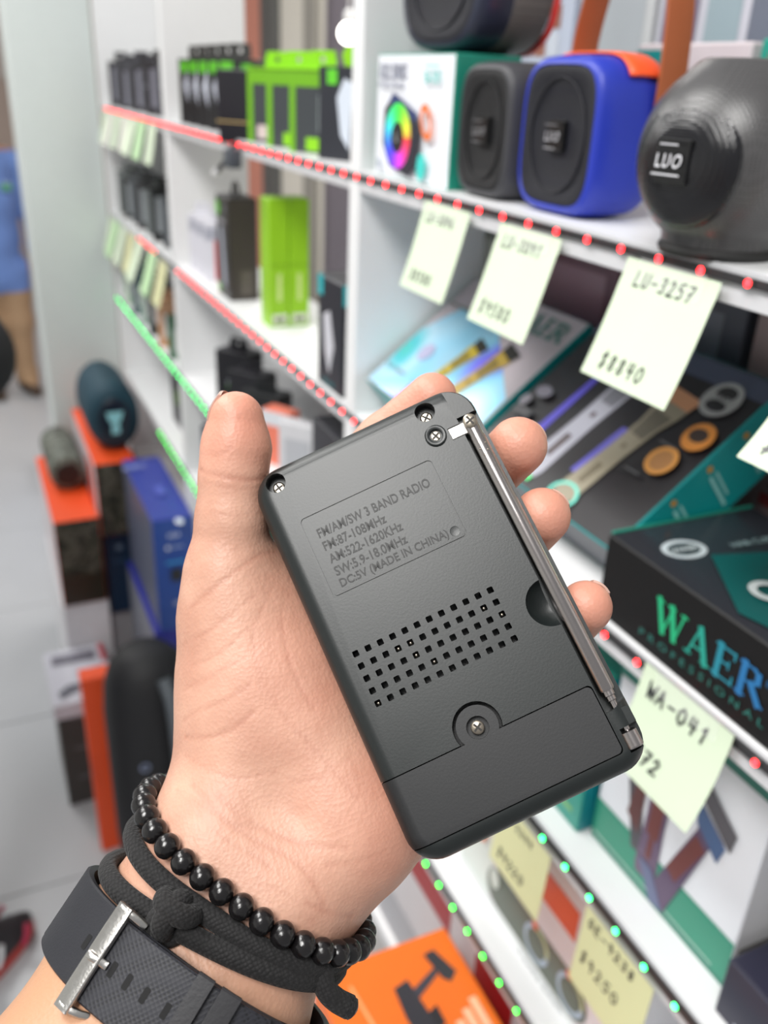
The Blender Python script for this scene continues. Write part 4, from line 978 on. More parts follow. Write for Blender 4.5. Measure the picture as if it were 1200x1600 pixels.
def trimmer(ax_, ay, bx, by, w, rgb, dark, head=None):
    """printed hair clipper: body from a to b"""
    dx, dy = bx - ax_, by - ay; l = math.hypot(dx, dy); ux, uy = dx / l, dy / l; vx, vy = -uy, ux
    def q(t, s): return (ax_ + ux * l * t + vx * w * s, ay + uy * l * t + vy * w * s)
    o = ppoly(rgb, [q(0, -.42), q(.06, -.5), (q(.45, -.42)), q(.72, -.46), q(.86, -.62), q(1., -.66), q(1., .66), q(.86, .62), q(.72, .46), q(.45, .42), q(.06, .5), q(0, .42)])
    o += ppoly(head or dark, [q(.93, -.6), q(1.04, -.72), q(1.04, .72), q(.93, .6)])
    o += ppoly(dark, [q(.16, -.12), q(.34, -.12), q(.34, .12), q(.16, .12)]) + ppoly(tuple(.7 * c for c in rgb), [q(.62, -.3), q(.84, -.42), q(.84, .42), q(.62, .3)])
    o += ppoly(dark, [q(.50, -.08), q(.54, -.08), q(.54, .08), q(.50, .08)])
    return o
AA = serif_word((44, 120, 108), 'WAER', .004, .048, .020) + trimmer(-.018, -.074, .008, .014, .017, (196, 172, 40), (40, 34, 20)) + trimmer(.022, -.074, .052, .022, .019, (178, 150, 60), (34, 30, 20)) + pdisc((176, 176, 206), -.055, -.020, .011) + prect((120, 124, 120), -.098, .040, .0, .043)
AA += pdisc((250, 150, 60), -.030, .046, .006) + ptext((70, 70, 80), 'hair clipper', -.09, -.055, w=.04, h=.006)
art(A_, '-x', dA, AA, off=.0008)
B_, dB = leaning('trimmer_box', 'leaning black carton with silver trimmers outlined in neon green', .4165, .6135, .165, .052, m_teal2, {'-x': m_black, '-z': M('carton_slate_dark', (70, 74, 84), rough=.4)}, pz=1.322)
BB = prect((70, 78, 100), -.098, .062, .098, .080)
BB += ppoly((60, 200, 120), [(-.062, .030), (-.048, .044), (-.030, .046), (-.030, .034), (-.050, .026)])
BB += ppoly((90, 80, 200), [(-.056, -.06), (-.050, .03), (-.044, .03), (-.046, -.06)]) + trimmer(-.022, -.070, -.012, .060, .026, (166, 166, 178), (60, 40, 36), (60, 190, 90))
BB += pring((90, 230, 130), -.040, -.066, .010, .014, 1., 20) + ppoly((90, 230, 130), [(-.030, -.076), (-.012, -.076), (-.012, -.071), (-.030, -.070)])
BB += ppoly((96, 90, 190), [(.012, -.05), (.018, .0), (.024, .0), (.019, -.05)]) + trimmer(.026, -.072, .040, .042, .024, (150, 142, 122), (110, 100, 80), (208, 150, 110)) + pring((110, 220, 200), .0265, -.070, .0125, .0155, .8, 20)
BB += pdisc((168, 170, 170), .068, .052, .016) + pdisc((40, 38, 40), .068, .058, .009, .006) + pdisc((40, 38, 40), .068, .046, .009, .005) + ptext((176, 178, 178), 'WAER', .056, .0495, w=.024, h=.005, bold=.02)
BB += pdisc((216, 140, 60), .081, .018, .0125) + pdisc((60, 46, 40), .080, .019, .008, .006) + pdisc((216, 150, 70), .073, -.010, .0125) + pdisc((170, 120, 70), .073, -.010, .009)
BB += prect((90, 90, 92), .058, .002, .074, .0035) + prect((90, 90, 92), .052, -.028, .068, -.0265) + prect((200, 200, 206), .014, -.0815, .042, -.0755)
BB += pdisc((130, 126, 140), -.078, -.006, .010, .006) + pdisc((150, 146, 156), -.088, -.020, .006) + prect((80, 80, 84), -.092, -.034, -.068, -.026)
art(B_, '-x', dB, BB)
SB = []
for k in range(4): SB += pdisc((206, 150, 60), -.018, -.062 + .034 * k, .0026) + prect((150, 214, 210), -.012, -.066 + .034 * k, .018, -.063 + .034 * k) + prect((150, 214, 210), -.012, -.060 + .034 * k, .012, -.058 + .034 * k)
art(B_, '-y', dB, SB)
# flat black carton at the shelf edge
D_, dD = carton('trimmer_box', 'flat black carton with big green-blue lettering at the shelf edge', 'box', .361, .486, .176, .413, L2, 1.338, M('carton_matt_black', (13, 12, 13), rough=.5, spec=.3), {'+z': M('carton_dark_slate', (44, 46, 52), rough=.22, var=.15, scale=12)}, flap=False)
box('teal_edge', dD[0] + .003, dD[1], dD[3] - .0015, dD[3] + .0008, dD[5] - .003, dD[5] + .0012, m_teal, D_, bev=.0003)
art(D_, '-x', dD, serif_word((18, 176, 120), 'WAER', -.0635, -.0085, .0205, rgb2=(26, 110, 168)) + ptext((30, 110, 100), 'P R O F E S S I O N A L', -.0715, -.0185, w=.102, h=.0048, bold=.01) + ptext((26, 110, 168), '®', .027, .009, h=.004), name='lettering')
art(D_, '+zx', dD, pdisc((190, 200, 204), -.030, .083, .016, .012) + pdisc((50, 60, 64), -.030, .083, .012, .008) + ptext((196, 206, 208), 'WAER', -.041, .080, w=.022, h=.005, bold=.02) + ppoly((14, 84, 82), [(-.055, .01), (-.02, .07), (.055, .05), (.055, -.09), (-.03, -.09)]) + ptext((150, 176, 178), 'HAIR CLIPPER', .0, .070, w=.045, h=.006) + pring((206, 214, 214), -.022, .020, .007, .012, 1., 24) + ppoly((206, 214, 214), [(-.012, .018), (.012, .026), (.012, .029), (-.012, .024)]) + ptext((200, 206, 206), 'Ultra', .012, .004, w=.03, h=.010) + pdisc((120, 126, 130), .035, .0, .03, .03))

# ---------------------------------------------------------------- handwritten price notes taped to the shelf edges
m_note = M('pale_green_paper', (212, 226, 200), rough=.6, var=.02); m_tape = bpy.data.materials.new('clear_tape'); m_tape.use_nodes = True
_b = m_tape.node_tree.nodes['Principled BSDF']; _b.inputs['Alpha'].default_value = .16; _b.inputs['Roughness'].default_value = .08; _b.inputs['Base Color'].default_value = (1, 1, 1, 1)
def note(label, yc, ztop, lines, lean=.30, curl=.10, size=.0755, twist=0., x=XF - .0045, group=None, paper=None, tape=True, rot=0., h=None):
    """lines: list of (text, a, b, height, pen width) in note coordinates, origin top left, b downwards"""
    root = thing('price_note', label, 'note', (x, yc, ztop), group=group); H = h or .070
    def fm(a, s):   # a: 0..size to the viewer's right, s: 0..H down
        t = s / H; ang = lean + curl * t
        ox = -(math.sin(lean) * s + curl * .5 * s * t) * (1 if s > .010 else s / .010); dz = -math.cos(ang * .8) * s
        y = size / 2 - a; y2 = y * math.cos(rot) - dz * math.sin(rot) * 0 ; dz2 = dz - y * math.sin(rot)
        return (ox + twist * (a - size / 2) * t, y2, dz2)
    V, F = [], []; na, ns = 6, 10
    for k in (0, 1):
        for i in range(na + 1):
            for j in range(ns + 1):
                p = fm(size * i / na, H * j / ns); V.append((p[0] + .0002 * k, p[1], p[2]))
    q = lambda k, i, j: k * (na + 1) * (ns + 1) + i * (ns + 1) + j
    for k in (0, 1):
        for i in range(na):
            for j in range(ns):
                f = (q(k, i, j), q(k, i + 1, j), q(k, i + 1, j + 1), q(k, i, j + 1)); F.append(f if k else f[::-1])
    py_obj('sheet', V, F, paper or m_note, root, 60)
    for s, a, b, hh, pw in lines:
        L = [(c, [(u, v - b) for u, v in pts]) for c, pts in pen((28, 30, 34), s, a, 0, hh, pw)]
        V, F, C = [], [], []
        for c, pts in L:
            k = len(V)
            for a, b in pts: p = fm(a, -b); V.append((p[0] - .0004, p[1], p[2]))
            F.append(list(range(k, k + len(pts)))); C.append(lin(c) + (1,))
        me = bpy.data.meshes.new('handwriting'); me.from_pydata(V, [], F); me.update(); at = me.color_attributes.new('ink', 'FLOAT_COLOR', 'CORNER'); j = 0
        for p, c in zip(F, C):
            for _ in p: at.data[j].color = c; j += 1
        me.materials.append(MV()); link('handwriting', me, root)
    if tape:
        V = [(fm(a, s)[0] - .0007, fm(a, s)[1], fm(a, s)[2]) for s in (-.002, .006, .013) for a in (.012, size * .5, size - .010)]
        F = [(0, 1, 4, 3), (1, 2, 5, 4), (3, 4, 7, 6), (4, 5, 8, 7)]; py_obj('clear_tape', V, F, m_tape, root, 60)
    return root
w1 = .0011
note('pale green price note hung below the white speaker box', .6505, 1.5135, [('LU-3046', .010, .015, .0078, w1), ('$8580', .012, .062, .0085, w1)], lean=.22, curl=.12)
note('pale green price note hung below the charcoal speaker, price starts with 9', .5305, 1.5130, [('LU-3091', .010, .015, .0082, w1), ('$9580', .010, .062, .0095, w1)], lean=.26, curl=.10)
note('pale green price note hung below the blue speaker, reads 8840', .388, 1.5140, [('LU-3257', .012, .014, .0082, w1), ('$8840', .012, .063, .0092, w1)], lean=.26, curl=.14)
note('pale green price note with a bold dollar sign below the ball speaker', .246, 1.508, [('LU-3252', .012, .015, .0085, w1), ('$7620', .008, .062, .009, .0016)], lean=.35, curl=.35)
note('pale green price note below the flat black carton, reads 572', .312, 1.2800, [('WA-041', .008, .019, .0105, .0018), ('572', .016, .058, .010, .0018)], lean=.10, curl=.35)
m_note2 = M('pale_yellow_paper', (226, 228, 178), rough=.6, var=.02)
note('pale yellow price note below the white trimmer carton, reads 9250', .322, 1.0560, [('GE-9238', .006, .015, .0088, .0014), ('$9250', .006, .050, .0105, .0014)], lean=.03, curl=.06, h=.076, paper=m_note2, tape=False)
note('pale yellow price note below the teal carton', .445, 1.0560, [('GE-2244', .008, .015, .0075, w1), ('$4220', .010, .058, .0095, .0014)], lean=.03, curl=.06, paper=m_note2, tape=False)
for k, (y_, s_, c_) in enumerate(((1.80, .07, 0), (1.90, .075, 1), (1.99, .075, 0), (2.08, .07, 2), (2.17, .075, 0), (2.26, .07, 2), (2.35, .07, 0))):
    note(('pale green', 'leaf green', 'cream')[c_] + ' blank note hung in the row beside the pillar, upper shelf', y_, 1.512, [], lean=.15 + .06 * (k % 3), size=s_, paper=(m_note, M('leaf_green_paper', (190, 224, 176), rough=.6), M('cream_paper', (232, 234, 220), rough=.6))[c_], tape=False, group='notes under the upper far packs')
for k, (y_, c_) in enumerate(((1.78, 2), (1.88, 1), (2.02, 0), (2.12, 2), (2.22, 0), (2.31, 1), (2.39, 0))):
    note(('pale green', 'leaf green', 'khaki')[c_] + ' blank note hung in the row beside the pillar, second shelf', y_, 1.269, [], lean=.2 + .05 * (k % 3), size=.075, paper=(m_note, MATS['leaf_green_paper'], M('khaki_paper', (214, 214, 168), rough=.6))[c_], tape=False, group='notes under the second shelf far packs', h=.085)

# ---------------------------------------------------------------- cartons on the third and fourth shelves
W_, dW = carton('trimmer_box', 'white carton with three fanned hair clippers and teal base band', 'box', .389, .498, .262, .407, L3, 1.236, m_box_w, {'-y': M('carton_soft_white', (214, 214, 216), rough=.4, var=.05, scale=20)})
WW = prect((34, 140, 112), -.0725, -.084, .0725, -.044) + prect((30, 120, 100), -.0725, -.084, .0725, -.0795) + prect((200, 214, 210), -.07, -.0775, .06, -.0765) + prect((20, 120, 104), -.0725, .072, .0725, .084)
def clip_print(x0_, y0_, x1_, y1_, w, body, dark):
    return trimmer(x0_, y0_, x1_, y1_, w, body, dark, (70, 70, 80))
WW += ppoly((74, 70, 78), [(-.030, -.055), (-.045, .0), (-.052, .045), (-.047, .052), (-.036, .030), (-.018, -.055)]) + ppoly((96, 48, 46), [(-.040, -.03), (-.036, .0), (-.026, .0), (-.026, -.04)])
WW += clip_print(-.012, -.070, -.012, .050, .022, (104, 82, 110), (110, 46, 44)) + ppoly((112, 48, 44), [(-.018, -.03), (-.018, .03), (-.006, .03), (-.006, -.03)])
WW += ppoly((88, 66, 98), [(-.006, -.074), (.024, .012), (.020, .034), (.046, .018), (.036, .004), (.012, -.080)]) + ppoly((110, 44, 40), [(.006, -.040), (.024, .006), (.034, .0), (.016, -.046)]) + ppoly((66, 96, 140), [(.022, .016), (.020, .034), (.048, .016), (.044, .0)]) + ppoly((84, 82, 88), [(.016, .042), (.020, .054), (.054, .032), (.052, .016), (.020, .038)])
WW += ppoly((96, 104, 140), [(-.020, -.055), (-.006, -.055), (.012, -.080), (-.002, -.082)])
art(W_, '-x', dW, WW)
art(W_, '-y', dW, prect((190, 180, 176), -.02, .0, .05, .06) + prect((120, 118, 116), -.05, -.075, -.02, -.05) + prect((90, 90, 90), -.045, -.08, .04, -.076))
T_, dT = carton('accessory_box', 'teal carton standing left of the white trimmer carton', 'box', .378, .47, .412, .53, L3, 1.215, M('carton_teal_soft', (44, 148, 132), rough=.3), {'-y': M('carton_petrol', (12, 132, 142), rough=.3)})
art(T_, '-x', dT, prect((24, 120, 104), -.055, -.02, .055, .06) + prect((120, 180, 110), .01, -.06, .05, -.055) + ptext((220, 240, 236), 'set', -.03, .02, w=.04, h=.02))
N_b, dN = carton('accessory_box', 'low navy carton with a blue emblem beside the white trimmer carton', 'box', .372, .498, .10, .252, L3, 1.116, M('carton_navy', (40, 40, 58), rough=.4))
art(N_b, '+zx', dN, pdisc((54, 92, 200), .02, .05, .018, .014) + pdisc((40, 40, 58), .025, .05, .009, .007) + prect((70, 84, 150), -.03, -.04, .04, -.03), off=.0012)
art(N_b, '-x', dN, pdisc((54, 92, 200), 0, 0, .014) + prect((180, 186, 200), -.06, -.02, -.03, -.016))
G_, dG = carton('speaker_box', 'white carton with an olive twin-driver speaker photo and orange band', 'box', .386, .496, .350, .585, L4, 1.005, m_box_w, {'-x': M('carton_pale_lilac', (224, 218, 222), rough=.35)})
GG = prect((222, 232, 226), -.117, -.071, -.06, .071) + prect((222, 88, 56), .0095, .0205, .069, .055) + prect((236, 240, 240), -.117, -.0715, .117, -.060)
GG += [((78, 90, 74), [(a, -.037 + b) for a, b in rrect(-.066, .098, -.023, .023, .022, 6)])]
for cx_ in (.0215, .0755): GG += pring(lambda t: (160, 180, 200) if t > .3 else (190, 196, 150), cx_, -.036, .0145, .0195, 1., 28) + pdisc((70, 82, 62), cx_, -.036, .0145) + pdisc((232, 110, 60), cx_ - .005, -.017, .0045)
GG += pdisc((210, 220, 212), -.052, -.028, .008, .012) + ptext((120, 124, 130), 'TWIN BASS', .0, -.068, w=.07, h=.006) + pdisc((230, 120, 70), -.076, .010, .005, .012)
art(G_, '-x', dG, GG)
R_b, dR = carton('appliance_box', 'white carton with dark red bands on the unlit lower shelf', 'box', .366, .496, .36, .80, L5, .838, M('carton_greyish', (206, 204, 208), rough=.4))
art(R_b, '-x', dR, prect((160, 26, 30), -.10, .048, .02, .085) + prect((160, 26, 30), .072, .03, .14, .085) + prect((160, 26, 30), -.22, .04, -.13, .08) + prect((170, 170, 176), -.21, -.09, .21, -.03))
# pile on the floor in front of the shelf: drill carton on top
m_kraft = M('kraft_carton', (186, 150, 110), rough=.7, bump=.1, bscale=200)
K_, dK = carton('shipping_carton', 'brown carton on the floor under the orange drill carton', 'box', .205, .350, .22, .55, 0, .706, m_kraft)
box('packing_tape', dK[0] - .0004, dK[1] + .0004, -.024, .024, dK[5] - .08, dK[5] + .0009, M('brown_tape', (170, 128, 84), rough=.3), K_, bev=0)
DR, dDR = carton('drill_box', 'orange carton with a cordless drill picture, on top of the brown carton', 'box', .207, .3495, .235, .5455, .7066, .825, M('carton_orange', (246, 116, 34), rough=.4, var=.03), flap=False)
blk = (52, 50, 58)
DD = ppoly(blk, [(.008, .028), (.022, .120), (.033, .124), (.028, .095), (.046, .105), (.036, .128), (.030, .150)]) if False else []
DD += ppoly(blk, [(-.006, .112), (.010, .116), (.014, .080), (.018, .060), (.010, .040), (.004, .030), (-.004, .044), (-.008, .080)])       # motor housing
DD += ppoly((66, 64, 74), [(.010, .104), (.040, .118), (.040, .110), (.012, .094)]) + ppoly(blk, [(.036, .134), (.048, .136), (.058, .106), (.048, .098), (.042, .104)])
DD += ppoly((40, 38, 44), [(.014, .078), (.024, .082), (.024, .062), (.014, .060)]) + ppoly((70, 68, 76), [(.0, .036), (.008, .036), (.006, -.01), (.002, -.01)])
for k in range(3): DD += prect((255, 196, 160), .032 + .011 * k, .015 + .004 * k, .040 + .011 * k, .060 + .008 * k)
DD += ppoly((255, 170, 110), [(-.045, .13), (-.042, .13), (-.030, .02), (-.034, .02)])
art(DR, '+zx', dDR, DD)
# ---------------------------------------------------------------- hanging packs and small cartons in the farther bays
def pack(label, x, y, z, w, t, h, face, rz=.85, tab=True, tab_rgb=None, pics=(), side=None, group=None, name='accessory_pack', tilt=0.):
    """slim retail pack: face towards local -x, hang tab with a hole on top"""
    root = thing(name, label, 'pack', (x, y, z), (0, tilt, rz), group)
    mf = M('pack_%d_%d_%d' % face, face, rough=.3, var=.08)
    d = (-t / 2, t / 2, -w / 2, w / 2, 0, h)
    fm = {'-y': M('pack_%d_%d_%d' % side, side, rough=.35)} if side else None
    box('box_body', *d, mf, root, bev=.0008, facemats=fm)
    if tab:
        tw, th = w * .55, .020; hole = [(.006 * math.cos(a) * .6, th * .55 + .006 * .6 * math.sin(a)) for a in np.linspace(0, 2 * PI, 12, endpoint=False)]
        mt = M('pack_%d_%d_%d' % tab_rgb, tab_rgb, rough=.35) if tab_rgb else mf
        bm = bmesh.new()
        ou = [(-tw / 2, 0), (tw / 2, 0), (tw / 2, th), (-tw / 2, th)]
        per = []
        for k in range(12):   # outer square sampled to pair with the hole
            a = 2 * PI * k / 12; c, s = math.cos(a), math.sin(a); q = min(tw / 2 / max(abs(c), 1e-6), (th * .45 if s > 0 else th * .55) / max(abs(s), 1e-6)); per.append((c * q, th * .55 + s * q))
        for dx in (-.0006, .0006):
            A_ = [bm.verts.new((dx, a, h + b)) for a, b in per]; B_2 = [bm.verts.new((dx, a, h + b)) for a, b in hole]
            for k in range(12): bm.faces.new((A_[k], A_[(k + 1) % 12], B_2[(k + 1) % 12], B_2[k]))
        bm_obj('hang_tab', bm, mt, root)
    if pics: art(root, '-x', d, sum(pics, []))
    return root
def white_phone(w, h): return ppoly((214, 218, 232), [(-w * .12, -h * .38), (w * .22, -h * .36), (w * .16, h * .22), (-w * .22, h * .32), (-w * .34, h * .1)])
def green_tag(w, h): return prect((96, 190, 40), -w * .42, h * .30, -w * .1, h * .46) + prect((80, 170, 40), w * .12, h * .34, w * .4, h * .44)
# far bay, top shelf: a row of black packs by the pillar
for k in range(9):
    pack(('black hang-tab pack with a grey panel in the upper row beside the pillar', 'dark grey hang-tab pack with a white device picture in the upper row beside the pillar')[k % 2], .402 + .004 * (k % 2), 1.775 + .073 * k, L1, .060, .022, .082 + .006 * (k % 3), ((42, 40, 44), (70, 70, 76))[k % 2], rz=.95, pics=(white_phone(.06, .09),) if k % 2 else (prect((126, 126, 138), -.02, -.034, .015, .034),), group='black packs beside the pillar, top shelf')
# second bay, top shelf
for k in range(5):
    pack('black pack with green corner tags next to the lime packs', .402, 1.385 + .062 * k, L1, .062, .024, .098, (36, 36, 38), rz=.80, tab_rgb=(60, 60, 58), pics=(green_tag(.062, .098), white_phone(.062, .098)), group='black packs with green tags, top shelf')
lean_p = pack('black pack tied with a tan rubber band, hanging over the shelf edge', .372, 1.262, L1 - .004, .070, .030, .088, (28, 28, 36), rz=.6, tab=False, tilt=-.05)
bm_obj('rubber_band', tube_bm([(.0156 * a, .0356 * b, .030 + .004 * a) for a, b in ((-1, -1), (-1, 0), (-1, 1), (0, 1.02), (1, 1), (1, 0), (1, -1), (0, -1.02))], .0012, 6, closed=True), M('rubber_band_tan', (176, 150, 96), rough=.5), lean_p)
lime, lime_d = (138, 206, 22), (112, 176, 20)
for k, (y_, w_k) in enumerate(((1.205, .070), (1.125, .070), (1.045, .066))):
    g = pack(('lime green pack with a pale print at its foot, next to the black packs', 'lime green pack standing between two other lime packs', 'lime green pack next to the white earphone picture pack')[k], .398, y_, L1, w_k, .036, .086, (62, 66, 70), rz=.60, tab_rgb=lime, side=lime, pics=(prect(lime_d, -w_k / 2, .026, w_k * .5, .042), prect(lime_d, -w_k / 2, -.043, -w_k * .38, .043), prect((150, 160, 160), w_k * .1, -.02, w_k * .2, .018), prect((206, 190, 186), -.02, -.038, .004, -.022) if k == 0 else prect(lime, -.01, -.040, .03, -.026)), group='lime packs on the top shelf')
    box('tab_flap', -.02, .022, -w_k / 2 - .004, w_k / 2, .0855, .0875, M('pack_%d_%d_%d' % lime, lime, rough=.35), g, bev=.0004)
pack('black pack with white earphone picture beside the partition', .398, .942, L1, .085, .030, .090, (40, 42, 50), rz=.45, tab_rgb=lime, pics=(ppoly((206, 214, 226), [(-.006, .034), (-.016, .016), (-.010, -.02), (.002, -.034), (.004, .0), (.006, .03)]), ppoly((110, 116, 130), [(.010, .03), (.016, .03), (.028, -.035), (.022, -.036)]), prect((96, 200, 40), -.030, .028, -.016, .042), prect((96, 200, 40), .014, .028, .026, .040)))
# little charger dangling under the top shelf edge
ch_ = thing('dangling_cable', 'small dark charger cable dangling under the top shelf edge', 'cable', (.344, 1.245, 1.5))
bm_obj('cable', tube_bm(spline([(.006, 0, .018), (0, .0, .004), (-.004, .012, -.006), (-.006, .03, -.014), (-.006, .044, -.020)], 6), .0035, 8), M('cable_black', (40, 40, 44), rough=.5), ch_, 60)
bm_obj('plug', tube_bm([(-.006, .042, -.019), (-.006, .052, -.023), (-.006, .060, -.026)], [.005, .0055, .005], 10), M('plug_white', (236, 236, 238), rough=.4), ch_, 60)
box('charger_body', -.008, .010, -.022, .008, -.012, .012, M('charger_slate', (70, 76, 84), rough=.5), ch_, bev=.003, seg=2)

# second shelf
for k in range(8):
    pack(('charcoal', 'mid grey', 'near-black', 'pale grey')[k % 4] + ' striped pack in the second shelf row beside the pillar', .402 + .004 * (k % 2), 1.775 + .085 * k, L2, .064, .024, .092 + .008 * (k % 3), ((58, 58, 60), (84, 88, 92), (40, 42, 42), (110, 116, 116))[k % 4], rz=.95, pics=(prect((140, 146, 150), -.02, -.035, -.006, .035), prect((60, 62, 60), .008, -.04, .022, .04)), group='packs beside the pillar, second shelf')
for k in range(3):
    pack('slim white pack with a red stripe beside the black box', .398, 1.53 + .052 * k, L2, .050, .016, .098, (216, 216, 224), rz=.85, tab=k != 1, pics=(prect((206, 90, 90), -.004, -.045, .008, .02), prect((170, 172, 184), -.022, .02, .022, .04)), group='white packs on the second shelf')
bx_, d = carton('speaker_box', 'tall black carton with carry tab, green logo and white phone picture', 'box', .374, .420, 1.378, 1.450, L2, 1.432, M('carton_jet', (34, 32, 34), rough=.35), {'-y': M('carton_dark_brown', (56, 48, 46), rough=.45)})
art(bx_, '-x', d, pdisc((100, 190, 50), -.022, .058, .012) + ppoly((170, 176, 190), [(-.012, .03), (.004, .034), (.02, -.05), (.012, -.062), (-.002, -.05)]) + prect((96, 190, 50), -.032, -.07, -.016, -.058) + prect((150, 150, 156), -.03, .038, .02, .044) + pdisc((120, 120, 124), .02, .06, .006))
art(bx_, '-y', d, prect((84, 76, 72), -.006, -.068, .014, -.030))
bm_obj('carry_tab', tube_bm([(0, .016 * math.cos(a), .153 + .020 * math.sin(a)) for a in np.linspace(0, PI, 12)], .003, 8), MATS['carton_jet'], bx_, 60)
for k, (xa, xb_) in enumerate(((.383, .4115), (.4125, .441))):
    g_, d = carton('charger_box', ('lime green carton of the standing pair, nearer the shelf edge', 'lime green carton of the standing pair, farther from the shelf edge')[k], 'box', xa, xb_, 1.205, 1.245, L2, 1.452, M('carton_lime', (146, 200, 30), rough=.4, var=.04), group='pair of lime cartons')
    art(g_, '-y', d, prect((206, 226, 140), -.003, -.05, .003, -.012) + prect((214, 220, 200), -.011, -.083, .011, -.068) + prect((90, 110, 60), -.007, -.079, .007, -.073) + prect((120, 170, 20), -.014, -.0008, .014, .0008))
tk, d = carton('accessory_box', 'black carton with teal corners and white charger picture by the partition', 'box', .362, .412, .884, .958, L2, 1.404, M('carton_ink', (30, 32, 42), rough=.35))
for fc in ('-x', '-y'):
    art(tk, fc, d, prect((30, 178, 186), -.037 if fc == '-x' else -.025, .040, -.022 if fc == '-x' else -.014, .0625) + ppoly((206, 206, 214), [(-.02, .02), (.0, .028), (.014, -.01), (.0, -.045), (-.014, -.02)]) + prect((20, 90, 96), -.02, -.058, .015, -.052))

# third shelf
for k, (y_, rgb_, h_) in enumerate(((1.44, (38, 38, 42), .115), (1.365, (44, 44, 48), .100), (1.29, (36, 38, 40), .090))):
    pack(('tallest black pack with a green mark on the third shelf', 'middle-sized black pack with a green mark on the third shelf', 'shortest black pack with a green mark on the third shelf')[k], .402, y_, L3, .070, .04, h_, rgb_, rz=.60, pics=(pdisc((90, 180, 50), .0, .0, .010, .016), white_phone(.03, .05)), group='black packs on the third shelf')
pack('small salmon pack on the third shelf', .40, 1.215, L3, .05, .03, .085, (232, 128, 104), rz=.6, tab=False, pics=(prect((216, 220, 226), -.025, .02, .025, .042),))
pack('pale rounded pack on the third shelf beside the keypad box', .392, 1.10, L3, .060, .022, .105, (206, 206, 210), rz=.7, tab=False, pics=(prect((180, 182, 188), -.02, -.03, .02, .03),))
kp, d = carton('accessory_box', 'black carton with rows of pale round buttons on the third shelf', 'box', .384, .43, .885, 1.035, L3, 1.205, M('carton_coal', (34, 36, 44), rough=.4))
art(kp, '-x', d, sum([pdisc((150, 160, 176), -.0 + .020 * i, .040 - .022 * j, .007) for i in range(4) for j in range(4)], []) + pdisc((120, 190, 40), -.045, -.03, .018, .012))
for k, (y_, rgb_) in enumerate(((1.80, (70, 110, 84)), (1.90, (196, 150, 116)), (2.0, (44, 50, 50)), (2.1, (150, 170, 160)), (2.2, (60, 84, 92)), (2.31, (178, 196, 178)))):
    pack(('dark green pack', 'tan pack', 'black pack', 'pale green pack', 'slate pack', 'mint pack')[k] + ' on the third shelf beside the pillar', .39, y_, L3, .062, .026, .09 + .012 * (k % 3), rgb_, rz=.85, pics=(prect((226, 226, 226), -.015, -.03, .01, .02),), group='packs beside the pillar, third shelf')
# fourth shelf
dk, d = carton('accessory_box', 'dark carton with lime marks on the fourth shelf', 'box', .40, .46, 1.86, 2.02, L4, .985, M('carton_soot', (52, 52, 56), rough=.5))
for fc in ('-x', '-y'): art(dk, fc, d, pdisc((120, 170, 40), -.02, .01, .012, .02) + prect((150, 200, 50), .004 if fc == '-y' else .03, -.045, .024 if fc == '-y' else .06, .0))
for k, (y_, rgb_) in enumerate(((1.60, (40, 44, 60)), (1.48, (56, 60, 64)), (1.30, (50, 70, 52)), (1.1, (58, 58, 74)))):
    c_, d = carton('accessory_box', ('navy', 'slate', 'dark green', 'plum grey')[k] + ' carton with a pale label on the fourth shelf behind the hand', 'box', .39, .47, y_, y_ + .095, L4, .96 + .01 * k, M('carton_%d_%d_%d' % rgb_, rgb_, rough=.45))
    art(c_, '-x', d, prect((180, 186, 190), -.03, -.02, .03, .0) + pdisc((110, 170, 60), 0, .03, .012))
# ---------------------------------------------------------------- stacks of goods on the floor along the shelves
camo_g = camo('camo_print', [(34, 34, 26), (58, 58, 44), (90, 86, 74), (44, 40, 34), (70, 66, 52)], 26.)
m_or = M('carton_vivid_orange', (240, 84, 34), rough=.45, var=.03)
m_cw = M('carton_side_white', (216, 208, 212), rough=.5)
carton('base_carton', 'white carton on the floor under the low orange and camouflage box', 'box', .100, .208, 2.00, 2.40, 0, .418, M('carton_bright_white', (222, 222, 226), rough=.5))
lo_, d = carton('speaker_box', 'low orange topped box with camouflage front beside the pillar', 'box', .103, .205, 1.995, 2.42, .4188, .646, m_or, {'-y': camo_g, '-x': m_cw})
art(lo_, '-y', d, prect((40, 40, 30), -.05, -.112, .05, -.03))
# camouflage cylinder speaker lying on it
cs = thing('cylinder_speaker', 'camouflage cylinder speaker lying on the low orange box', 'speaker', (.162, 2.29, .6475))
bm_obj('body', lathe_bm([(0, -.125), (.03, -.125), (.042, -.118), (.044, -.10), (.044, .10), (.042, .118), (.03, .125), (0, .125)], 28, axis='y'), camo('camo_fabric', [(46, 52, 44), (78, 84, 76), (110, 114, 104), (60, 60, 54)], 40.), cs, 40, (0, 0, .044))
bm_obj('end_cap', lathe_bm([(0, -.127), (.028, -.127), (.030, -.123)], 28, axis='y'), M('cap_black', (30, 32, 30), rough=.5), cs, 40, (0, 0, .044))
bm_obj('end_cap', lathe_bm([(.030, .123), (.028, .127), (0, .127)], 28, axis='y'), MATS['cap_black'], cs, 40, (0, 0, .044))
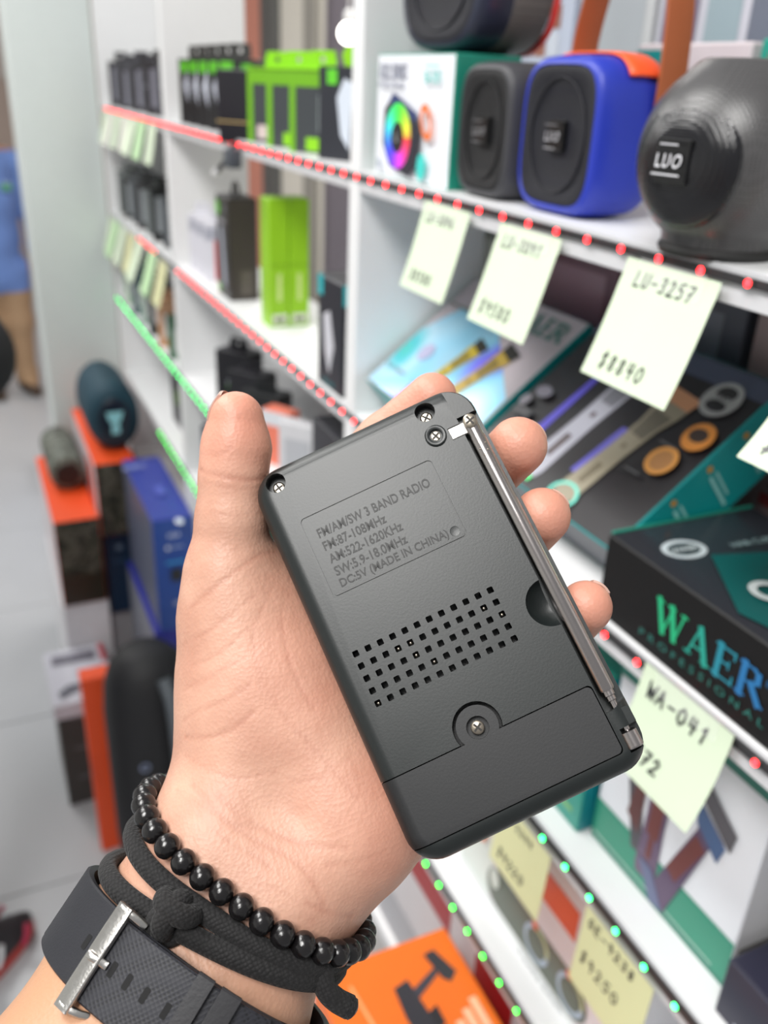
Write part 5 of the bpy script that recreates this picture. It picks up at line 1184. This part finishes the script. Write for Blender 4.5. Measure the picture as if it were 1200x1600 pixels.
# taller stack: dark carton, navy carton, orange box, teal speaker
carton('base_carton', 'grey carton at the bottom of the taller stack by the pillar', 'box', .212, .300, 2.03, 2.40, 0, .36, M('carton_mid_grey', (166, 168, 172), rough=.5))
nv, d = carton('speaker_box', 'navy carton stacked under the orange camouflage box', 'box', .216, .300, 2.02, 2.40, .3608, .590, M('carton_deep_navy', (24, 50, 76), rough=.4), {'-x': M('carton_ash', (150, 152, 156), rough=.5)})
art(nv, '-y', d, pdisc((120, 140, 160), -.01, .07, .008) + prect((60, 90, 120), -.03, .03, .03, .034))
hi_, d = carton('speaker_box', 'higher orange topped box with camouflage front and white side', 'box', .208, .302, 2.00, 2.41, .5908, .776, m_or, {'-y': camo_g, '-x': m_cw})
art(hi_, '-x', d, prect((226, 96, 80), .06, -.06, .14, .07) + ptext((230, 110, 90), 'SOUND', -.16, -.02, w=.16, h=.04, bold=.02))
ts = thing('cylinder_speaker', 'dark teal oval speaker with pale emblem on the higher orange box', 'speaker', (.272, 2.16, .777))
m_tl = mesh_mat('teal_fabric', (16, 58, 74), 260., rough=.7, depth=.5)
def oval(y, s, rx=.062, rz=.083): return [(rx * s * math.cos(2 * PI * k / 36), y, .083 + rz * s * math.sin(2 * PI * k / 36)) for k in range(36)]
bm_obj('body', rings_bm([oval(-.10, .62), oval(-.098, .78), (oval(-.085, .94)), oval(-.06, 1.), oval(.10, 1.), oval(.13, .94), oval(.145, .75)]), m_tl, ts, 50)
bm_obj('end_radiator', rings_bm([oval(-.099, .62), oval(-.104, .56), oval(-.101, .45), oval(-.0995, .05)]), M('radiator_navy', (14, 30, 44), rough=.45), ts, 50)
art(ts, '-y', (-.05, .05, -.1055, .1, .083 - .083, .083 + .083), ppoly((150, 214, 220), [(-.020, .020), (.020, .020), (.012, -.004), (.006, -.010), (.010, -.022), (.008, -.034), (-.010, -.034), (-.010, -.020), (-.006, -.010), (-.014, -.002)]), name='emblem')
# console cartons
m_ps = M('carton_console_blue', (58, 70, 158), rough=.35, var=.05); m_psf = M('carton_console_front', (28, 70, 150), rough=.3, var=.1, scale=12)
carton('base_carton', 'dark carton on the floor under the blue console cartons', 'box', .262, .350, 1.66, 1.98, 0, .262, M('carton_graphite', (96, 100, 108), rough=.5))
c2, d = carton('console_box', 'deep blue carton stacked below the game console carton', 'box', .258, .351, 1.65, 1.985, .2628, .520, M('carton_ultramarine', (26, 34, 140), rough=.35), {'-x': M('carton_steel_side', (120, 124, 136), rough=.45)})
ps, d = carton('console_box', 'bright blue game console carton topping the stack', 'box', .270, .3545, 1.65, 1.99, .5208, .784, m_ps, {'-y': m_psf, '-x': M('carton_slate_side', (86, 92, 112), rough=.45)})
art(ps, '-y', d, ptext((190, 200, 230), 'PS4', -.012, .088, w=.024, h=.012, bold=.02) + pdisc((200, 206, 226), -.014, .068, .005) + prect((150, 166, 210), -.006, .066, .018, .070) + prect((24, 28, 34), -.012, -.012, .012, .018) + prect((60, 150, 210), -.02, .03, .02, .036) + prect((150, 160, 200), -.01, -.07, .01, -.06))
art(ps, '+zx', d, ptext((150, 160, 220), 'PS4', .0, .10, w=.03, h=.05, rot=1.57, bold=.02) + prect((84, 96, 190), -.006, -.06, .012, -.01) + pdisc((226, 230, 244), .008, -.195, .008, .014), off=.0012)
# three small dark cartons with a clipper carton on top, out in the aisle
for k in range(3): 
    c3, d = carton('tool_box', ('black carton at the bottom of the small aisle stack', 'black carton in the middle of the small aisle stack', 'black carton third up in the small aisle stack')[k], 'box', .046, .172, 1.775, 1.985, .0868 * k, .0868 * k + .086, M('carton_near_black', (62, 60, 58), rough=.55, var=.12), {'-x': M('carton_dirty_grey', (96, 94, 92), rough=.6)})
    art(c3, '-y', d, prect((90, 90, 92), -.034, .032, .034, .040))
cl, d = carton('clipper_box', 'silver grey carton with a clipper photo on the small aisle stack', 'box', .040, .182, 1.768, 1.992, .2608, .300, M('carton_silver', (206, 206, 216), rough=.15, var=.05, coat=.6), {'-x': M('carton_silver_side', (196, 196, 204), rough=.3)})
art(cl, '+zx', d, prect((110, 108, 120), -.056, .045, .046, .088) + ptext((150, 148, 160), 'pro', -.02, .055, w=.05, h=.022) + ppoly((90, 92, 104), [(-.055, -.070), (-.03, -.045), (.0, -.048), (.02, -.034), (.05, .012), (.058, .004), (.03, -.05), (-.02, -.072), (-.05, -.09)]) + ppoly((120, 150, 164), [(.02, -.024), (.05, .014), (.058, .006), (.03, -.03)]) + prect((190, 60, 70), .056, .03, .068, .105), off=.0012)
# orange carton with the large black speaker standing against it
og, d = carton('speaker_box', 'tall plain orange carton behind the big black speaker', 'box', .095, .205, 1.602, 1.645, 0, .472, m_or)
art(og, '-x', d, ptext((120, 40, 20), 'BOOM', -.06, .0, w=.12, h=.03))
bb = thing('boombox_speaker', 'large black capsule speaker with grey carry bar standing on end', 'speaker', (.212, 1.50, 0))
rings = []
for z_, s_ in ((0, .35), (.006, .55), (.03, .80), (.08, .95), (.14, 1.), (.46, 1.), (.52, .94), (.56, .80), (.585, .55), (.592, .3)):
    rings.append([(.088 * s_ * math.cos(2 * PI * k / 36), .082 * s_ * math.sin(2 * PI * k / 36), z_) for k in range(36)])
bm_obj('body', rings_bm(rings), mesh_mat('black_speaker_fabric', (26, 26, 30), 420., rough=.6, depth=.4), bb, 50)
bm_obj('carry_bar', tube_bm(spline([(.022, -.066, .555), (.030, -.094, .50), (.034, -.106, .36), (.034, -.104, .24), (.030, -.076, .19)], 8), .013, 12), M('bar_grey', (92, 98, 104), rough=.4), bb, 60)
art(bb, '-y', (-.05, .05, -.0835, 0, 0, .80), pring((130, 140, 170), -.030, -.03, .006, .010, 1., 20), name='emblem')
# display stand beyond the pillar
st = thing('display_stand', 'white display stand with dark blue legs beyond the pillar', 'stand', (.262, 3.6, 0))
box('panel', -.022, .022, -.02, .02, .66, 1.9, M('stand_white', (206, 206, 212), rough=.5), st, bev=.002)
for y_ in (-.012, .25): bm_obj('leg', tube_bm([(.004, y_, 0), (.0, y_, .70)], .011, 10), M('leg_navy', (58, 70, 116), rough=.5), st, 40)
box('shelf', -.02, .02, -.02, .27, .28, .295, M('stand_grey', (120, 124, 134), rough=.5), st, bev=.002)
# blurred goods on the end wall
for k, (x_, z0_, z1_, rgb_) in enumerate(((.30, 1.35, 1.9, (150, 84, 62)), (.44, 1.5, 2.1, (186, 178, 172)), (.12, 1.2, 1.9, (120, 70, 70)))):
    box('wall_poster', -.09, .09, -.01, 0, 0, z1_ - z0_, M('poster_%d' % k, rgb_, rough=.6), None, bev=.002, loc=(x_, 8.2, z0_))
    tag(bpy.context.scene.collection.objects[-1], ('brown poster', 'pale grey poster', 'dull red poster')[k] + ' on the far end wall', 'poster')
# ---------------------------------------------------------------- people in the aisle, one continuous body each
def body_field(ch, k):
    def fn(p):
        d = None
        for c in ch:
            e = chain_d(p, c, k); d = e if d is None else smin(d, e, k)
        return d
    return fn
def build_person(label, chains, loc, rz, region, mats, h=11., k=45., name='person', scale=1.):
    P = np.vstack([np.array([q[:3] for q in c]) for c in chains]); rr = max(q[3] for c in chains for q in c)
    V, F = field_mesh(body_field(chains, k), P.min(0) - rr - 20, P.max(0) + rr + 20, h)
    V[:, 2] = np.maximum(V[:, 2], 0)
    me = np_mesh(name, V * .001 * scale, F)
    for m in mats: me.materials.append(m)
    cen = V[F].mean(1); me.polygons.foreach_set('material_index', region(cen).astype(np.int32)); me.update()
    o = link(name, me); o.location = loc; o.rotation_euler = (0, 0, rz); tag(o, label, 'person')
    return o
m_sk2 = M('skin_tan', (176, 124, 96), rough=.55); m_hair = M('hair_dark', (38, 30, 26), rough=.6, bump=.5, bscale=120)
def face_parts(o, hx, hy, hz, r, s=1.):
    """eyes, nose, mouth, ears and hair on a head looking along local -y; sizes in mm"""
    def ell(name, c, rad, mat):
        bm = bmesh.new(); bmesh.ops.create_uvsphere(bm, u_segments=14, v_segments=10, radius=.001)
        bmesh.ops.scale(bm, vec=rad, verts=bm.verts); return bm_obj(name, bm, mat, o, 60, tuple(v * .001 * s for v in c))
    for sx in (-1, 1):
        ell('eye', (hx + sx * 30, hy - r * .88, hz + 4), (12, 8, 7), M('eye_white', (226, 222, 216), rough=.2))
        ell('ear', (hx + sx * r * .92, hy + 4, hz - 4), (10, 18, 30), m_sk2)
    ell('nose', (hx, hy - r * 1.02, hz - 22), (13, 18, 24), m_sk2); ell('mouth', (hx, hy - r * .86, hz - 58), (26, 12, 8), M('lips', (160, 92, 82), rough=.4))
    hb = lathe_bm([(0, .118), (.05, .110), (.084, .080), (.097, .035), (.095, .0), (.088, -.03)], 24); v_ = [v for v in hb.verts]
    for v in v_:
        if v.co.y < -.03: v.co.z = max(v.co.z, .045)
    bm_obj('hair', hb, m_hair, o, 60, (hx * .001 * s, (hy + 8) * .001 * s, (hz + 10) * .001 * s))
# shopper in a blue shirt far down the aisle, facing this way
H1 = [[(0, 10, 640, 120), (0, 5, 820, 125), (0, 0, 1000, 140), (0, 0, 1130, 135)], [(-130, 0, 1170, 62), (130, 0, 1170, 62)],
      [(0, 5, 1180, 55), (0, 0, 1260, 52)], [(0, -6, 1330, 78), (0, 2, 1400, 92)],
      [(-175, 0, 1150, 58), (-205, 10, 950, 48), (-200, -40, 760, 36), (-196, -60, 690, 34)], [(175, 0, 1150, 58), (205, 10, 950, 48), (200, -40, 760, 36), (196, -60, 690, 34)],
      [(-75, 5, 640, 92), (-80, 0, 380, 66), (-85, 8, 90, 48), (-85, 8, 46, 44)], [(75, 5, 640, 92), (80, 0, 380, 66), (85, 8, 90, 48), (85, 8, 46, 44)],
      [(-86, 20, 40, 40), (-92, -120, 30, 34)], [(86, 20, 40, 40), (92, -120, 30, 34)]]
def reg1(c):
    x, y, z = c[:, 0], c[:, 1], c[:, 2]; m = np.zeros(len(c), int)
    m[(z < 1225) & (z > 545)] = 1; m[(np.abs(x) > 152) & (z < 720)] = 0; m[(z <= 545) & (z > 60)] = 2; m[z <= 60] = 3; return m
p1 = build_person('shopper in a blue shirt and khaki trousers beyond the pillar', H1, (.150, 5.05, 0), .15, reg1, [m_sk2, M('shirt_blue', (104, 134, 196), rough=.8, var=.12, scale=8, bump=.3, bscale=40), M('khaki_cloth', (164, 134, 104), rough=.8, bump=.2, bscale=60), M('shoe_brown', (70, 54, 42), rough=.5)], h=14., k=40.)
face_parts(p1, 0, 0, 1375, 88)
art(p1, '-y', (-.2, .2, -.142, 0, .9, 1.2), prect((80, 150, 110), .05, .0, .10, .03) + prect((206, 214, 230), .05, .033, .10, .036), name='chest_print')
# shopper in black standing at the shelf edge of the aisle, mostly out of view
H2 = [[(0, 0, 930, 130), (0, -10, 1120, 125), (0, -30, 1300, 150), (0, -40, 1400, 130)], [(-140, -40, 1440, 66), (140, -40, 1440, 66)],
      [(0, -45, 1460, 58), (0, -60, 1540, 56)], [(0, -75, 1600, 82), (0, -66, 1680, 96)],
      [(-185, -40, 1420, 62), (-262, -92, 1250, 58), (-150, -150, 1170, 42), (-85, -185, 1160, 36)], [(185, -40, 1420, 62), (225, -150, 1205, 54), (130, -255, 1150, 40), (80, -280, 1160, 36)],
      [(-85, 0, 900, 98), (-92, -6, 520, 70), (-96, 14, 110, 56), (-96, 14, 60, 50)], [(85, 0, 900, 98), (92, -6, 520, 70), (96, 14, 110, 60), (96, 14, 60, 52)]]
def reg2(c):
    z = c[:, 2]; m = np.ones(len(c), int); m[z > 1490] = 0; m[(z < 1215) & (c[:, 1] < -165) & (np.abs(c[:, 0]) < 125)] = 0; m[(z < 900)] = 2; return m
m_blk = M('black_cloth', (34, 34, 38), rough=.85, bump=.3, bscale=60)
p2 = build_person('person in black trousers and black top standing in the aisle', H2, (-.244, 1.447, 0), PI / 2 + .6, reg2, [m_sk2, M('black_top', (30, 32, 36), rough=.8, bump=.3, bscale=40), m_blk], h=13., k=45.)
face_parts(p2, 0, -70, 1650, 92)
m_sole = M('sole_red', (186, 66, 60), rough=.6); m_sh = M('sneaker_black', (44, 42, 46), rough=.6, bump=.2, bscale=300)
def shoe(parent, sx):
    def outline(s, z, lift=0.): return [(sx + x * s, y * s, z + (lift * max(0, -y - .06) / .12)) for x, y in [(.045 * math.cos(a) * (1.0 if math.sin(a) > 0 else 1.02), .02 + (-.15 if math.sin(a) < 0 else -.0) * 0 + (.085 * math.sin(a) if math.sin(a) > 0 else .165 * math.sin(a))) for a in np.linspace(0, 2 * PI, 36, endpoint=False)]]
    def off(r, dy): return [(x, y + dy, z) for x, y, z in r]
    sole = bm_obj('shoe_sole', rings_bm([outline(1., .0), outline(1.04, .008), outline(1.04, .022), outline(1.0, .028)]), m_sole, parent, 50)
    up = rings_bm([outline(1.0, .026), outline(1.02, .045), [(sx + (x - sx) * .92, y * .86 + .012, z) for x, y, z in outline(1., .066)], [(sx + (x - sx) * .80, y * .62 + .026, z) for x, y, z in outline(1., .088)], [(sx + (x - sx) * .76, y * .44 + .034, z) for x, y, z in outline(1., .108)]])
    u = bm_obj('shoe', up, m_sh, parent, 60)
    for dy, rgb, nm in ((-.035, (226, 226, 230), 'white_stripe'), (-.095, (176, 44, 76), 'magenta_stripe')):
        for s in (-1, 1):
            bm_obj(nm, tube_bm([(sx + s * .046, dy, .034), (sx + s * .0435, dy - .012, .052), (sx + s * .036, dy - .02, .068)], .0055, 8), M(nm, rgb, rough=.5), u, 60)
shoe(p2, -.096); shoe(p2, .096)
